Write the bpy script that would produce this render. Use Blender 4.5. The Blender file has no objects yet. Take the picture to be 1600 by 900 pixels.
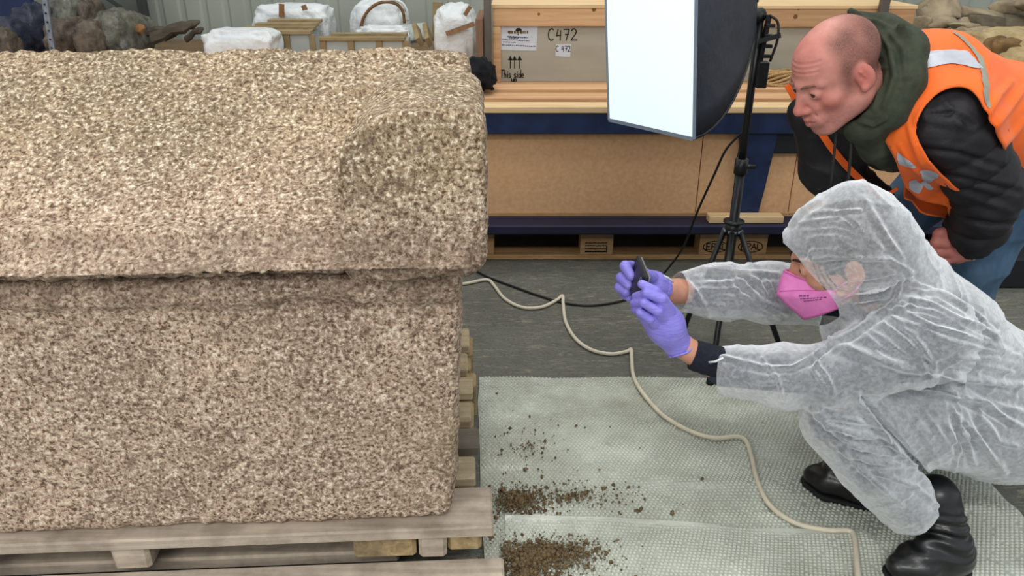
import bpy, bmesh, math, random
import numpy as np
from mathutils import Vector, Matrix
random.seed(7)
SC = bpy.context.scene
COL = SC.collection
# ------------------------------------------------------------------ camera
CAMH, PITCH, FPX = 1.333, math.radians(25.0), 1200.0
cd = bpy.data.cameras.new('camera'); cd.sensor_width = 36.0; cd.lens = FPX / 1600 * 36.0; cd.clip_start = 0.05
cam = bpy.data.objects.new('camera', cd); COL.objects.link(cam)
cam.location = (0, 0, CAMH); cam.rotation_euler = (math.pi / 2 - PITCH, 0, 0)
SC.camera = cam
# ------------------------------------------------------------------ world, lamps, exposure
w = bpy.data.worlds.new('hall_light'); SC.world = w; w.use_nodes = True
w.node_tree.nodes['Background'].inputs[0].default_value = (0.93, 0.97, 1.0, 1)
w.node_tree.nodes['Background'].inputs[1].default_value = 0.66
def area(name, loc, target, sx, sy, energy, col=(1, 1, 1)):
    l = bpy.data.lights.new(name, 'AREA'); l.shape = 'RECTANGLE'; l.size = sx; l.size_y = sy; l.energy = energy; l.color = col
    o = bpy.data.objects.new(name, l); COL.objects.link(o); o.location = loc
    o.rotation_euler = (Vector(target) - Vector(loc)).to_track_quat('-Z', 'Y').to_euler()
    return o
area('hall_lamp', (0.6, 1.6, 4.6), (0.6, 1.6, 0), 2.4, 0.7, 32, (1.0, 0.98, 0.94))
area('hall_lamp', (0.2, -2.2, 4.4), (0.2, -2.2, 0), 2.4, 0.7, 95, (1.0, 0.98, 0.94))
area('hall_lamp', (0.4, 4.0, 4.6), (0.4, 4.0, 0), 2.6, 0.6, 45, (1.0, 0.98, 0.94))
area('studio_lamp', (-1.5, -0.9, 1.9), (-0.5, 1.35, 0.7), 1.0, 1.2, 24, (1.0, 0.97, 0.92))   # the second photo lamp, behind the camera
SC.view_settings.view_transform = 'Standard'; SC.view_settings.look = 'None'
SC.view_settings.exposure = 0.22; SC.view_settings.gamma = 1.0; SC.view_settings.use_curve_mapping = False
# ------------------------------------------------------------------ helpers
CP, SP_ = math.cos(PITCH), math.sin(PITCH)
def at(px, py, Y):
    """world point at horizontal distance Y that the photograph shows at px, py"""
    u, v = (px - 800) / FPX, (450 - py) / FPX
    d = Vector((u, CP + v * SP_, -SP_ + v * CP)); t = Y / d.y
    return Vector((d.x * t, Y, CAMH + d.z * t))
def onz(px, py, z=0.0):
    u, v = (px - 800) / FPX, (450 - py) / FPX
    d = Vector((u, CP + v * SP_, -SP_ + v * CP)); t = (z - CAMH) / d.z
    return Vector((d.x * t, d.y * t, z))
def lin(r, g, b):
    f = lambda c: (c / 255 / 12.92) if c / 255 <= 0.04045 else ((c / 255 + 0.055) / 1.055) ** 2.4
    return (f(r), f(g), f(b))
def empty(name, label, cat, loc=(0, 0, 0), group=None):
    o = bpy.data.objects.new(name, None); COL.objects.link(o); o.location = loc; o.empty_display_size = 0.05
    return tag(o, label, cat, group)
def tag(o, label=None, cat=None, group=None, kind=None):
    if label: o['label'] = label
    if cat: o['category'] = cat
    if group: o['group'] = group
    if kind: o['kind'] = kind
    return o
def wloc(o):
    v = Vector((0, 0, 0))
    while o is not None: v += Vector(o.location); o = o.parent
    return v
def meshobj(name, verts, faces, mat, parent=None, smooth=False, mats=None, midx=None, colors=None):
    me = bpy.data.meshes.new(name)
    off = wloc(parent) if parent else Vector((0, 0, 0))
    V = np.asarray(verts, dtype=np.float64).reshape(-1, 3) - np.array(off)
    if isinstance(faces, np.ndarray) and faces.ndim == 2:
        n = faces.shape[1]; nf = len(faces)
        me.vertices.add(len(V)); me.vertices.foreach_set('co', V.astype(np.float32).ravel())
        me.loops.add(nf * n); me.loops.foreach_set('vertex_index', faces.astype(np.int32).ravel())
        me.polygons.add(nf); me.polygons.foreach_set('loop_start', np.arange(0, nf * n, n, dtype=np.int32))
        me.update(calc_edges=True)
    else:
        me.from_pydata([tuple(v) for v in V], [], [tuple(f) for f in faces]); me.update()
    for m in (mats or [mat]): me.materials.append(m)
    if midx is not None: me.polygons.foreach_set('material_index', np.asarray(midx, dtype=np.int32))
    if smooth: me.polygons.foreach_set('use_smooth', np.ones(len(me.polygons), dtype=bool))
    if colors is not None:
        ca = me.color_attributes.new('Col', 'FLOAT_COLOR', 'POINT')
        c4 = np.ones((len(V), 4), dtype=np.float32); c4[:, :3] = colors
        ca.data.foreach_set('color', c4.ravel())
    o = bpy.data.objects.new(name, me); COL.objects.link(o)
    if parent: o.parent = parent
    return o
class MB:
    """collects boxes, bars, tubes; build() links them as ONE mesh object"""
    def __init__(s): s.v = []; s.f = []
    def add(s, vs, fs):
        b = len(s.v); s.v += [tuple(v) for v in vs]; s.f += [tuple(i + b for i in f) for f in fs]; return s
    def box(s, lo, hi, bev=0.0, frame=None, jit=0.0):
        bm = bmesh.new(); bmesh.ops.create_cube(bm, size=1)
        lo, hi = Vector(lo), Vector(hi); c = (lo + hi) / 2; d = hi - lo
        for v in bm.verts: v.co = Vector((c.x + v.co.x * d.x, c.y + v.co.y * d.y, c.z + v.co.z * d.z)) + Vector([random.uniform(-jit, jit) for _ in range(3)])
        if bev: bmesh.ops.bevel(bm, geom=bm.edges[:], offset=bev, segments=1, affect='EDGES', profile=0.5)
        bm.verts.index_update()
        vs = [frame(v.co) if frame else v.co.copy() for v in bm.verts]
        s.add(vs, [[v.index for v in f.verts] for f in bm.faces]); bm.free(); return s
    def bar(s, a, b, wx, wz, up=(0, 0, 1), bev=0.0):
        a, b = Vector(a), Vector(b); d = (b - a); L = d.length; d.normalize(); upv = Vector(up)
        if abs(d.dot(upv)) > 0.98: upv = Vector((0, 1, 0))
        x = d.cross(upv).normalized(); z = x.cross(d).normalized()
        fr = lambda p: a + x * p.x + d * p.y + z * p.z
        return s.box((-wx / 2, 0, -wz / 2), (wx / 2, L, wz / 2), bev, fr)
    def tube(s, pts, r, n=10, cap=True, flat=1.0):
        pts = [Vector(p) for p in pts]; rs = r if isinstance(r, (list, tuple)) else [r] * len(pts)
        vs = []; fs = []; prev = None
        for i, p in enumerate(pts):
            d = (pts[min(i + 1, len(pts) - 1)] - pts[max(i - 1, 0)]).normalized()
            if prev is None: x = d.orthogonal().normalized()
            else: x = (prev - d * prev.dot(d)); x = x.normalized() if x.length > 1e-6 else d.orthogonal().normalized()
            prev = x; y = d.cross(x)
            for k in range(n):
                a = 2 * math.pi * k / n; vs.append(p + (x * math.cos(a) + y * math.sin(a) * flat) * rs[i])
        for i in range(len(pts) - 1):
            for k in range(n):
                fs.append((i * n + k, i * n + (k + 1) % n, (i + 1) * n + (k + 1) % n, (i + 1) * n + k))
        if cap: fs.append(tuple(range(n))[::-1]); fs.append(tuple((len(pts) - 1) * n + k for k in range(n)))
        return s.add(vs, fs)
    def poly(s, pts, thick):
        """flat polygon pushed along vector thick"""
        t = Vector(thick); n = len(pts); pts = [Vector(p) for p in pts]
        fs = [tuple(range(n))[::-1], tuple(range(n, 2 * n))] + [(i, (i + 1) % n, n + (i + 1) % n, n + i) for i in range(n)]
        return s.add(pts + [p + t for p in pts], fs)
    def build(s, name, mat, parent=None, smooth=False):
        o = meshobj(name, s.v, s.f, mat, parent, smooth)
        bm = bmesh.new(); bm.from_mesh(o.data); bmesh.ops.recalc_face_normals(bm, faces=bm.faces[:]); bm.to_mesh(o.data); bm.free()
        return o
def spline(pts, n=8):
    pts = [Vector(p) for p in pts]; out = []
    P = [pts[0] * 2 - pts[1]] + pts + [pts[-1] * 2 - pts[-2]]
    for i in range(1, len(P) - 2):
        for k in range(n):
            t = k / n; a, b, c, d = P[i - 1], P[i], P[i + 1], P[i + 2]
            out.append(0.5 * ((2 * b) + (c - a) * t + (2 * a - 5 * b + 4 * c - d) * t * t + (3 * b - a - 3 * c + d) * t ** 3))
    return out + [pts[-1]]
# ---- noise on numpy points
def _hash(i, j, k, seed):
    h = (i * 374761393 + j * 668265263 + k * 2147483647 + seed * 974634777) & 0xFFFFFFFF
    h = ((h ^ (h >> 13)) * 1274126177) & 0xFFFFFFFF
    h = ((h ^ (h >> 16)) * 2246822519) & 0xFFFFFFFF
    return ((h >> 8) & 0xFFFF) / 32767.5 - 1.0
def vnoise(P, seed=0):
    P = np.asarray(P, dtype=np.float64); I = np.floor(P).astype(np.int64); f = P - I; u = f * f * (3 - 2 * f)
    r = 0
    for a in (0, 1):
        wa = u[:, 0] if a else 1 - u[:, 0]
        for b in (0, 1):
            wb = u[:, 1] if b else 1 - u[:, 1]
            for c in (0, 1):
                wc = u[:, 2] if c else 1 - u[:, 2]
                r = r + wa * wb * wc * _hash(I[:, 0] + a, I[:, 1] + b, I[:, 2] + c, seed)
    return r
def fbm(P, seed=0, oct=3):
    r = 0; a = 1.0; P = np.asarray(P, dtype=np.float64)
    for o in range(oct): r = r + a * vnoise(P * 2 ** o + 7.3 * o, seed + o); a *= 0.5
    return r
def sstep(a, b, x):
    t = np.clip((x - a) / (b - a), 0, 1); return t * t * (3 - 2 * t)
# ---- distance-field modeller: one continuous skin from blended shapes
class SDF:
    def __init__(s, lo, hi, h):
        s.h = h; s.ax = [np.arange(lo[i], hi[i] + h, h) for i in range(3)]
        s.F = np.full([len(a) for a in s.ax], 0.12, dtype=np.float32)
    def _win(s, lo, hi):
        sl = []
        for i in range(3):
            a = np.searchsorted(s.ax[i], lo[i]); b = np.searchsorted(s.ax[i], hi[i]); sl.append(slice(max(a - 1, 0), max(b + 1, 1)))
        sl = tuple(sl); X = s.ax[0][sl[0]][:, None, None]; Y = s.ax[1][sl[1]][None, :, None]; Z = s.ax[2][sl[2]][None, None, :]
        return sl, X, Y, Z
    def _op(s, sl, d, k, mode):
        A = s.F[sl]
        if A.size == 0: return
        if mode == 'add':
            if k > 0:
                hh = np.clip(0.5 + 0.5 * (A - d) / k, 0, 1); A[...] = A * (1 - hh) + d * hh - k * hh * (1 - hh)
            else: np.minimum(A, d, out=A)
        elif mode == 'sub':
            if k > 0:
                hh = np.clip(0.5 - 0.5 * (A + d) / k, 0, 1); A[...] = A * (1 - hh) - d * hh + k * hh * (1 - hh)
            else: np.maximum(A, -d, out=A)
        elif mode == 'and': np.maximum(A, d, out=A)
    def cap(s, a, b, r1, r2=None, k=0.02, mode='add', sq=None):
        """tapered limb from a to b"""
        r2 = r1 if r2 is None else r2; a = np.array(a, float); b = np.array(b, float); m = max(r1, r2) + max(k, 0) + 0.03
        sl, X, Y, Z = s._win(np.minimum(a, b) - m, np.maximum(a, b) + m)
        ab = b - a; L = max(ab @ ab, 1e-12)
        px, py, pz = X - a[0], Y - a[1], Z - a[2]
        t = np.clip((px * ab[0] + py * ab[1] + pz * ab[2]) / L, 0, 1)
        d = np.sqrt((px - ab[0] * t) ** 2 + (py - ab[1] * t) ** 2 + (pz - ab[2] * t) ** 2) - (r1 + (r2 - r1) * t)
        s._op(sl, d.astype(np.float32), k, mode); return s
    def chain(s, pts, rs, k=0.02, mode='add'):
        for i in range(len(pts) - 1): s.cap(pts[i], pts[i + 1], rs[i], rs[i + 1], k, mode)
        return s
    def ell(s, c, r, R=None, k=0.02, mode='add'):
        c = np.array(c, float); r = np.array(r, float); m = r.max() + k + 0.03
        sl, X, Y, Z = s._win(c - m, c + m); p = [X - c[0], Y - c[1], Z - c[2]]
        if R is not None:
            R = np.array(R, float); p = [p[0] * R[0, i] + p[1] * R[1, i] + p[2] * R[2, i] for i in range(3)]
        q1 = np.sqrt((p[0] / r[0]) ** 2 + (p[1] / r[1]) ** 2 + (p[2] / r[2]) ** 2)
        q2 = np.sqrt((p[0] / r[0] ** 2) ** 2 + (p[1] / r[1] ** 2) ** 2 + (p[2] / r[2] ** 2) ** 2)
        d = q1 * (q1 - 1) / np.maximum(q2, 1e-6)
        s._op(sl, d.astype(np.float32), k, mode); return s
    def rbox(s, c, half, rad, R=None, k=0.01, mode='add'):
        c = np.array(c, float); half = np.array(half, float); m = np.linalg.norm(half) + k + 0.03
        sl, X, Y, Z = s._win(c - m, c + m); p = [X - c[0], Y - c[1], Z - c[2]]
        if R is not None:
            R = np.array(R, float); p = [p[0] * R[0, i] + p[1] * R[1, i] + p[2] * R[2, i] for i in range(3)]
        q = [np.abs(p[i]) - (half[i] - rad) for i in range(3)]
        d = np.sqrt(sum(np.maximum(x, 0) ** 2 for x in q)) + np.minimum(np.maximum(np.maximum(q[0], q[1]), q[2]), 0) - rad
        s._op(sl, d.astype(np.float32), k, mode); return s
    def plane(s, p, n, k=0.0):
        """cut away what lies on the side n points to"""
        n = np.array(n, float); n /= np.linalg.norm(n); p = np.array(p, float)
        d = (s.ax[0][:, None, None] - p[0]) * n[0] + (s.ax[1][None, :, None] - p[1]) * n[1] + (s.ax[2][None, None, :] - p[2]) * n[2]
        np.maximum(s.F, d.astype(np.float32), out=s.F); return s
    def pts(s):
        X, Y, Z = np.meshgrid(*s.ax, indexing='ij'); return X, Y, Z
    def mesh(s, smooth=1):
        F = s.F; B = F < 0; nx, ny, nz = F.shape
        cnt = np.zeros((nx - 1, ny - 1, nz - 1), dtype=np.int8)
        for a in (0, 1):
            for b in (0, 1):
                for c in (0, 1): cnt += B[a:nx - 1 + a, b:ny - 1 + b, c:nz - 1 + c]
        act = np.argwhere((cnt > 0) & (cnt < 8)); del cnt
        idx = np.full((nx - 1, ny - 1, nz - 1), -1, dtype=np.int32); idx[act[:, 0], act[:, 1], act[:, 2]] = np.arange(len(act))
        cor = {}
        for a in (0, 1):
            for b in (0, 1):
                for c in (0, 1): cor[(a, b, c)] = F[act[:, 0] + a, act[:, 1] + b, act[:, 2] + c]
        acc = np.zeros((len(act), 3)); n = np.zeros(len(act))
        for ax in range(3):
            o1, o2 = [i for i in range(3) if i != ax]
            for p in (0, 1):
                for q in (0, 1):
                    A = [0, 0, 0]; A[o1] = p; A[o2] = q; Bc = A[:]; Bc[ax] = 1
                    f0, f1 = cor[tuple(A)], cor[tuple(Bc)]; m = (f0 < 0) != (f1 < 0)
                    t = np.where(m, f0 / np.where(m, f0 - f1, 1), 0); pos = np.tile(np.array(A, float), (len(act), 1)); pos[:, ax] = t
                    acc += np.where(m[:, None], pos, 0); n += m
        V = act + acc / n[:, None]
        V = np.stack([s.ax[i][0] + V[:, i] * s.h for i in range(3)], 1)
        Q = []
        for ax in range(3):
            o1, o2 = [i for i in range(3) if i != ax]
            sa = [slice(None)] * 3; sb = [slice(None)] * 3; sa[ax] = slice(0, -1); sb[ax] = slice(1, None)
            E = B[tuple(sa)] != B[tuple(sb)]
            e = np.argwhere(E); e = e[(e[:, o1] > 0) & (e[:, o2] > 0) & (e[:, o1] < F.shape[o1] - 1) & (e[:, o2] < F.shape[o2] - 1)]
            if not len(e): continue
            ins = B[e[:, 0], e[:, 1], e[:, 2]]
            def g(d1, d2):
                c = e.copy(); c[:, o1] += d1; c[:, o2] += d2; return idx[c[:, 0], c[:, 1], c[:, 2]]
            q = np.stack([g(-1, -1), g(0, -1), g(0, 0), g(-1, 0)], 1)
            flip = ins if ax != 1 else ~ins
            q = np.where(flip[:, None], q, q[:, ::-1]); Q.append(q)
        Q = np.concatenate(Q); Q = Q[(Q >= 0).all(1)]
        for _ in range(smooth): V = relax(V, Q)
        return V, Q
def relax(V, Q, lam=0.5):
    S = np.zeros_like(V); c = np.zeros(len(V))
    for i in range(Q.shape[1]):
        j = Q[:, i]
        for k in (Q[:, (i + 1) % Q.shape[1]], Q[:, (i - 1) % Q.shape[1]]):
            for a in range(3): S[:, a] += np.bincount(j, weights=V[k, a], minlength=len(V))
            c += np.bincount(j, minlength=len(V))
    return V + lam * (S / np.maximum(c, 1)[:, None] - V)
def vnormals(V, Q):
    n = np.cross(V[Q[:, 2]] - V[Q[:, 0]], V[Q[:, 3 if Q.shape[1] > 3 else 1]] - V[Q[:, 1 if Q.shape[1] > 3 else 0]])
    N = np.zeros_like(V)
    for i in range(Q.shape[1]):
        for a in range(3): N[:, a] += np.bincount(Q[:, i], weights=n[:, a], minlength=len(V))
    return N / np.maximum(np.linalg.norm(N, axis=1), 1e-12)[:, None]
def submesh(V, Q, fmask):
    q = Q[fmask]; u, inv = np.unique(q, return_inverse=True); return V[u], inv.reshape(q.shape), u
def smooth_edge(V, Q, it=10):
    """even out the cut border of an open cloth mesh"""
    E = np.concatenate([np.stack([Q[:, i], Q[:, (i + 1) % Q.shape[1]]], 1) for i in range(Q.shape[1])]); E.sort(axis=1)
    u, c = np.unique(E, axis=0, return_counts=True); B = u[c == 1]
    if not len(B): return V
    V = V.copy(); n = len(V); deg = np.bincount(B.ravel(), minlength=n); on = deg > 0
    for _ in range(it):
        S = np.zeros_like(V)
        for a, b in ((0, 1), (1, 0)):
            for k in range(3): S[:, k] += np.bincount(B[:, a], weights=V[B[:, b], k], minlength=n)
        V[on] = 0.4 * V[on] + 0.6 * (S[on] / deg[on][:, None])
    return V
def joinm(*ms):
    Vs, Qs = [], []; b = 0
    for V, Q in ms: Vs.append(V); Qs.append(Q + b); b += len(V)
    return np.concatenate(Vs), np.concatenate(Qs)
def segdist(P, a, b):
    a = np.array(a, float); b = np.array(b, float); ab = b - a; t = np.clip(((P - a) @ ab) / max(ab @ ab, 1e-12), 0, 1)
    return np.linalg.norm(P - a - t[:, None] * ab, axis=1), t
def rotm(fwd, up):
    """columns: left-right x, forward y, up z of a head or hand in world space"""
    f = Vector(fwd).normalized(); u = Vector(up); u = (u - f * u.dot(f)).normalized(); x = f.cross(u)
    return np.array([[x.x, f.x, u.x], [x.y, f.y, u.y], [x.z, f.z, u.z]])
# ------------------------------------------------------------------ materials
def newmat(name):
    m = bpy.data.materials.new(name); m.use_nodes = True; nt = m.node_tree
    return m, nt, nt.nodes['Principled BSDF']
def N(nt, typ, **kw):
    n = nt.nodes.new(typ)
    for k, v in kw.items():
        if k in n.inputs: n.inputs[k].default_value = v
        else: setattr(n, k, v)
    return n
def ramp(nt, src, stops):
    r = nt.nodes.new('ShaderNodeValToRGB'); e = r.color_ramp.elements
    while len(e) < len(stops): e.new(0.5)
    for el, (p, c) in zip(e, stops): el.position = p; el.color = (*c, 1) if len(c) == 3 else c
    nt.links.new(src, r.inputs[0]); return r.outputs[0]
def coords(nt, stretch=(1, 1, 1), kind='Object', rot=(0, 0, 0)):
    t = nt.nodes.new('ShaderNodeTexCoord'); mp = nt.nodes.new('ShaderNodeMapping'); mp.inputs['Scale'].default_value = stretch; mp.inputs['Rotation'].default_value = rot
    nt.links.new(t.outputs[kind], mp.inputs[0]); return mp.outputs[0]
def noise(nt, vec, scale, detail=4, rough=0.55, dist=0.0):
    n = N(nt, 'ShaderNodeTexNoise', Scale=scale, Detail=detail, Roughness=rough, Distortion=dist); nt.links.new(vec, n.inputs['Vector']); return n.outputs[0]
def mixc(nt, fac, a, b, mode='MIX'):
    m = nt.nodes.new('ShaderNodeMix'); m.data_type = 'RGBA'; m.blend_type = mode
    for s_, v in ((0, fac), (6, a), (7, b)):
        if isinstance(v, (int, float)): m.inputs[s_].default_value = v
        elif isinstance(v, tuple): m.inputs[s_].default_value = (*v, 1)
        else: nt.links.new(v, m.inputs[s_])
    return m.outputs[2]
def bumpn(nt, p, h, strength=0.5, dist=0.005):
    b = N(nt, 'ShaderNodeBump', Strength=strength, Distance=dist); nt.links.new(h, b.inputs['Height'])
    nt.links.new(b.outputs[0], p.inputs['Normal']); return b
def mat(name, c1, c2=None, scale=20, detail=4, lo=0.35, hi=0.65, rough=0.7, metal=0.0, bump=0.0, bscale=60, bdist=0.004, stretch=(1, 1, 1), spec=0.4, attr=False, rot=(0, 0, 0), sheen=0):
    m, nt, p = newmat(name); p.inputs['Roughness'].default_value = rough; p.inputs['Metallic'].default_value = metal
    p.inputs['Specular IOR Level'].default_value = spec
    if sheen: p.inputs['Sheen Weight'].default_value = sheen
    v = coords(nt, stretch, rot=rot)
    if c2 is None: c2 = tuple(x * 0.85 for x in c1)
    c = ramp(nt, noise(nt, v, scale, detail), [(lo, c1), (hi, c2)])
    if attr:
        a = N(nt, 'ShaderNodeVertexColor', layer_name='Col'); c = mixc(nt, 1.0, c, a.outputs[0], 'MULTIPLY')
    nt.links.new(c, p.inputs['Base Color'])
    if bump: bumpn(nt, p, noise(nt, v, bscale, 5), bump, bdist)
    return m
def flat(name, c, rough=0.6, metal=0.0, spec=0.4):
    return mat(name, c, tuple(x * 0.9 for x in c), 30, rough=rough, metal=metal, spec=spec)
def woodmat(name, c1, c2, axis=0, rough=0.75, k=1.0, dirt=0.0):
    m, nt, p = newmat(name); p.inputs['Roughness'].default_value = rough; p.inputs['Specular IOR Level'].default_value = 0.25
    st = [22.0, 22.0, 22.0]; st[axis] = 1.4
    v = coords(nt, tuple(x * k for x in st)); n1 = noise(nt, v, 2.2, 6, 0.6, 0.6)
    c = ramp(nt, n1, [(0.3, c1), (0.52, tuple((a + b) / 2 for a, b in zip(c1, c2))), (0.72, c2)])
    oi = N(nt, 'ShaderNodeObjectInfo'); hs = N(nt, 'ShaderNodeHueSaturation')
    mr = N(nt, 'ShaderNodeMapRange'); mr.inputs['To Min'].default_value = 0.85; mr.inputs['To Max'].default_value = 1.12
    nt.links.new(oi.outputs['Random'], mr.inputs[0]); nt.links.new(mr.outputs[0], hs.inputs['Value']); nt.links.new(c, hs.inputs['Color']); c = hs.outputs[0]
    if dirt:
        d = ramp(nt, noise(nt, coords(nt), 9, 5, 0.65), [(0.42, (0, 0, 0)), (0.62, (1, 1, 1))])
        dm = N(nt, 'ShaderNodeMath', operation='MULTIPLY'); dm.inputs[1].default_value = dirt; nt.links.new(d, dm.inputs[0])
        c = mixc(nt, dm.outputs[0], c, lin(84, 76, 64))
    nt.links.new(c, p.inputs['Base Color']); bumpn(nt, p, n1, 0.35, 0.003)
    return m
# ================================================================== the hall
def floor_mat():
    m, nt, p = newmat('worn_concrete'); p.inputs['Specular IOR Level'].default_value = 0.35
    v = coords(nt); big = noise(nt, v, 1.6, 5, 0.6); st = noise(nt, coords(nt, (2.2, 11.0, 1), rot=(0, 0, 0.06)), 4.0, 8, 0.76, 1.8)
    st2 = noise(nt, coords(nt, (9.0, 20.0, 1), rot=(0, 0, -0.5)), 6.0, 5, 0.7, 2.2); sp = noise(nt, v, 140, 3)
    c = ramp(nt, big, [(0.3, lin(86, 88, 82)), (0.7, lin(112, 113, 104))])
    c = mixc(nt, ramp(nt, st, [(0.52, (0, 0, 0)), (0.64, (0.75, 0.75, 0.75))]), c, lin(150, 144, 124))
    c = mixc(nt, ramp(nt, st2, [(0.38, (0.75, 0.75, 0.75)), (0.48, (0, 0, 0))]), c, lin(62, 63, 60))
    c = mixc(nt, ramp(nt, sp, [(0.62, (0, 0, 0)), (0.75, (0.5, 0.5, 0.5))]), c, lin(128, 124, 112))
    nt.links.new(c, p.inputs['Base Color']); nt.links.new(ramp(nt, st, [(0.3, (0.38,) * 3), (0.7, (0.7,) * 3)]), p.inputs['Roughness'])
    bumpn(nt, p, st, 0.5, 0.004); return m
fl = meshobj('floor', [(-6, -3, 0), (6, -3, 0), (6, 5.3, 0), (-6, 5.3, 0)], [(0, 1, 2, 3)], floor_mat()); tag(fl, kind='structure')
WALLC = mat('painted_wall_sheet', lin(164, 170, 160), lin(152, 159, 150), 3, rough=0.6, stretch=(1, 1, 0.2))
wm = MB(); x = -6.0; vs = []; row = []
while x < 6.0:
    for dx, dy in ((0, 0), (0.085, 0), (0.10, 0.009), (0.125, 0.009), (0.14, 0)):
        row.append((x + dx, 5.2 + dy))
    x += 0.14
for (px_, py_) in row: vs += [(px_, py_, 0), (px_, py_, 3.2)]
wl = meshobj('wall_back', vs, [(2 * i, 2 * i + 2, 2 * i + 3, 2 * i + 1) for i in range(len(row) - 1)], WALLC); tag(wl, kind='structure')

# ================================================================== the stone chest and its lid
ROT = math.radians(3.0); OX, OY = -0.092, 1.292
def L(u, v, z): return Vector((OX + u * math.cos(ROT) - v * math.sin(ROT), OY + u * math.sin(ROT) + v * math.cos(ROT), z))
def Ln(P): return np.stack([OX + P[:, 0] * math.cos(ROT) - P[:, 1] * math.sin(ROT), OY + P[:, 0] * math.sin(ROT) + P[:, 1] * math.cos(ROT), P[:, 2]], 1)
def stone_mat():
    m, nt, p = newmat('granular_limestone'); p.inputs['Roughness'].default_value = 0.9; p.inputs['Specular IOR Level'].default_value = 0.2
    v = coords(nt)
    z = N(nt, 'ShaderNodeSeparateXYZ'); nt.links.new(v, z.inputs[0])
    zz = N(nt, 'ShaderNodeMapRange'); zz.inputs['From Min'].default_value = 0.66; zz.inputs['From Max'].default_value = 0.80; nt.links.new(z.outputs[2], zz.inputs[0])
    big = noise(nt, v, 4.0, 4, 0.6)
    warm = mixc(nt, zz.outputs[0], lin(202, 175, 153), lin(184, 160, 129))
    cool = mixc(nt, zz.outputs[0], lin(176, 153, 134), lin(158, 139, 113))
    c = mixc(nt, ramp(nt, big, [(0.38, (0, 0, 0)), (0.62, (1, 1, 1))]), warm, cool)
    g1 = noise(nt, v, 125, 4, 0.68, 0.2); g2 = noise(nt, v, 55, 5, 0.7, 0.3)
    c = mixc(nt, ramp(nt, g1, [(0.38, (1.0,) * 3), (0.49, (0, 0, 0))]), c, lin(98, 78, 62))
    c = mixc(nt, ramp(nt, g1, [(0.53, (0, 0, 0)), (0.64, (1.0,) * 3)]), c, lin(244, 230, 206))
    c = mixc(nt, ramp(nt, g2, [(0.36, (0.75,) * 3), (0.47, (0, 0, 0))]), c, lin(118, 98, 82))
    c = mixc(nt, ramp(nt, noise(nt, coords(nt, rot=(0, 0, 0)), 2.1, 6, 0.7), [(0.58, (0, 0, 0)), (0.7, (0.4,) * 3)]), c, lin(150, 138, 104))
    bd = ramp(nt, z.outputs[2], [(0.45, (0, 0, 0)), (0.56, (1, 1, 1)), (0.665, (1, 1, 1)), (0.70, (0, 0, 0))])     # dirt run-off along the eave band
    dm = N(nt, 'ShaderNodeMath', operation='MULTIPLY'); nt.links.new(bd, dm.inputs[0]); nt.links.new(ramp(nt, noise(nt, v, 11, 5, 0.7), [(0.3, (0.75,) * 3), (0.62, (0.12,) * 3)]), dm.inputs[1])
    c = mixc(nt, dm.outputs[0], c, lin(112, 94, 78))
    nt.links.new(c, p.inputs['Base Color'])
    a = N(nt, 'ShaderNodeMath', operation='ADD'); nt.links.new(g1, a.inputs[0]); nt.links.new(g2, a.inputs[1])
    bumpn(nt, p, a.outputs[0], 0.9, 0.006); return m
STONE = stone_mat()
def roughen(V, Q, amp=1.0, seed=3):
    n = vnormals(V, Q)
    d = 0.0028 * fbm(V * 7, seed, 2) + 0.0032 * fbm(V * 34, seed + 9, 2) + 0.0022 * vnoise(V * 85, seed + 5)
    pit = vnoise(V * 55, seed + 21); d = d - 0.004 * sstep(0.35, 0.8, pit)
    return V + n * (d * amp)[:, None]
H = 0.0075
# the chest
s = SDF((-1.5, -0.06, 0.13), (0.06, 1.0, 0.80), H)
X, Y, Z = s.pts()
tap = (0.762 - Z) * 0.055
lip = 0.017 * sstep(0.690, 0.722, Z)
du = np.maximum(X - (0.0 - tap), -1.44 - X); dv = np.maximum(0.010 - lip - Y + 0.0 * X, Y - (0.92 - tap * 0.5)); dz = np.maximum(0.172 - Z, Z - 0.7585)
R = 0.02
q = [du + R, dv + R, dz + R]
s.F = (np.sqrt(sum(np.maximum(a, 0) ** 2 for a in q)) + np.minimum(np.maximum(np.maximum(q[0], q[1]), q[2]), 0) - R).astype(np.float32)
s.F = np.maximum(s.F, np.where((X > -0.055 - tap) & (Z < 0.227), np.hypot(X + 0.055 + tap, Z - 0.227) - 0.055, -1).astype(np.float32))
del X, Y, Z, q, du, dv, dz, tap, lip
V, Q = s.mesh(1); V = roughen(V, Q, 1.0, 3); V[:, 2] = np.clip(V[:, 2], 0.1705, 0.7605)
sarc = empty('sarcophagus', 'massive rough limestone sarcophagus with gabled lid standing on a wooden pallet', 'sarcophagus', L(-0.7, 0.45, 0.17))
ch = meshobj('chest', Ln(V), Q, STONE, sarc, smooth=True); tag(ch, 'rough pinkish limestone chest')
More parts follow.
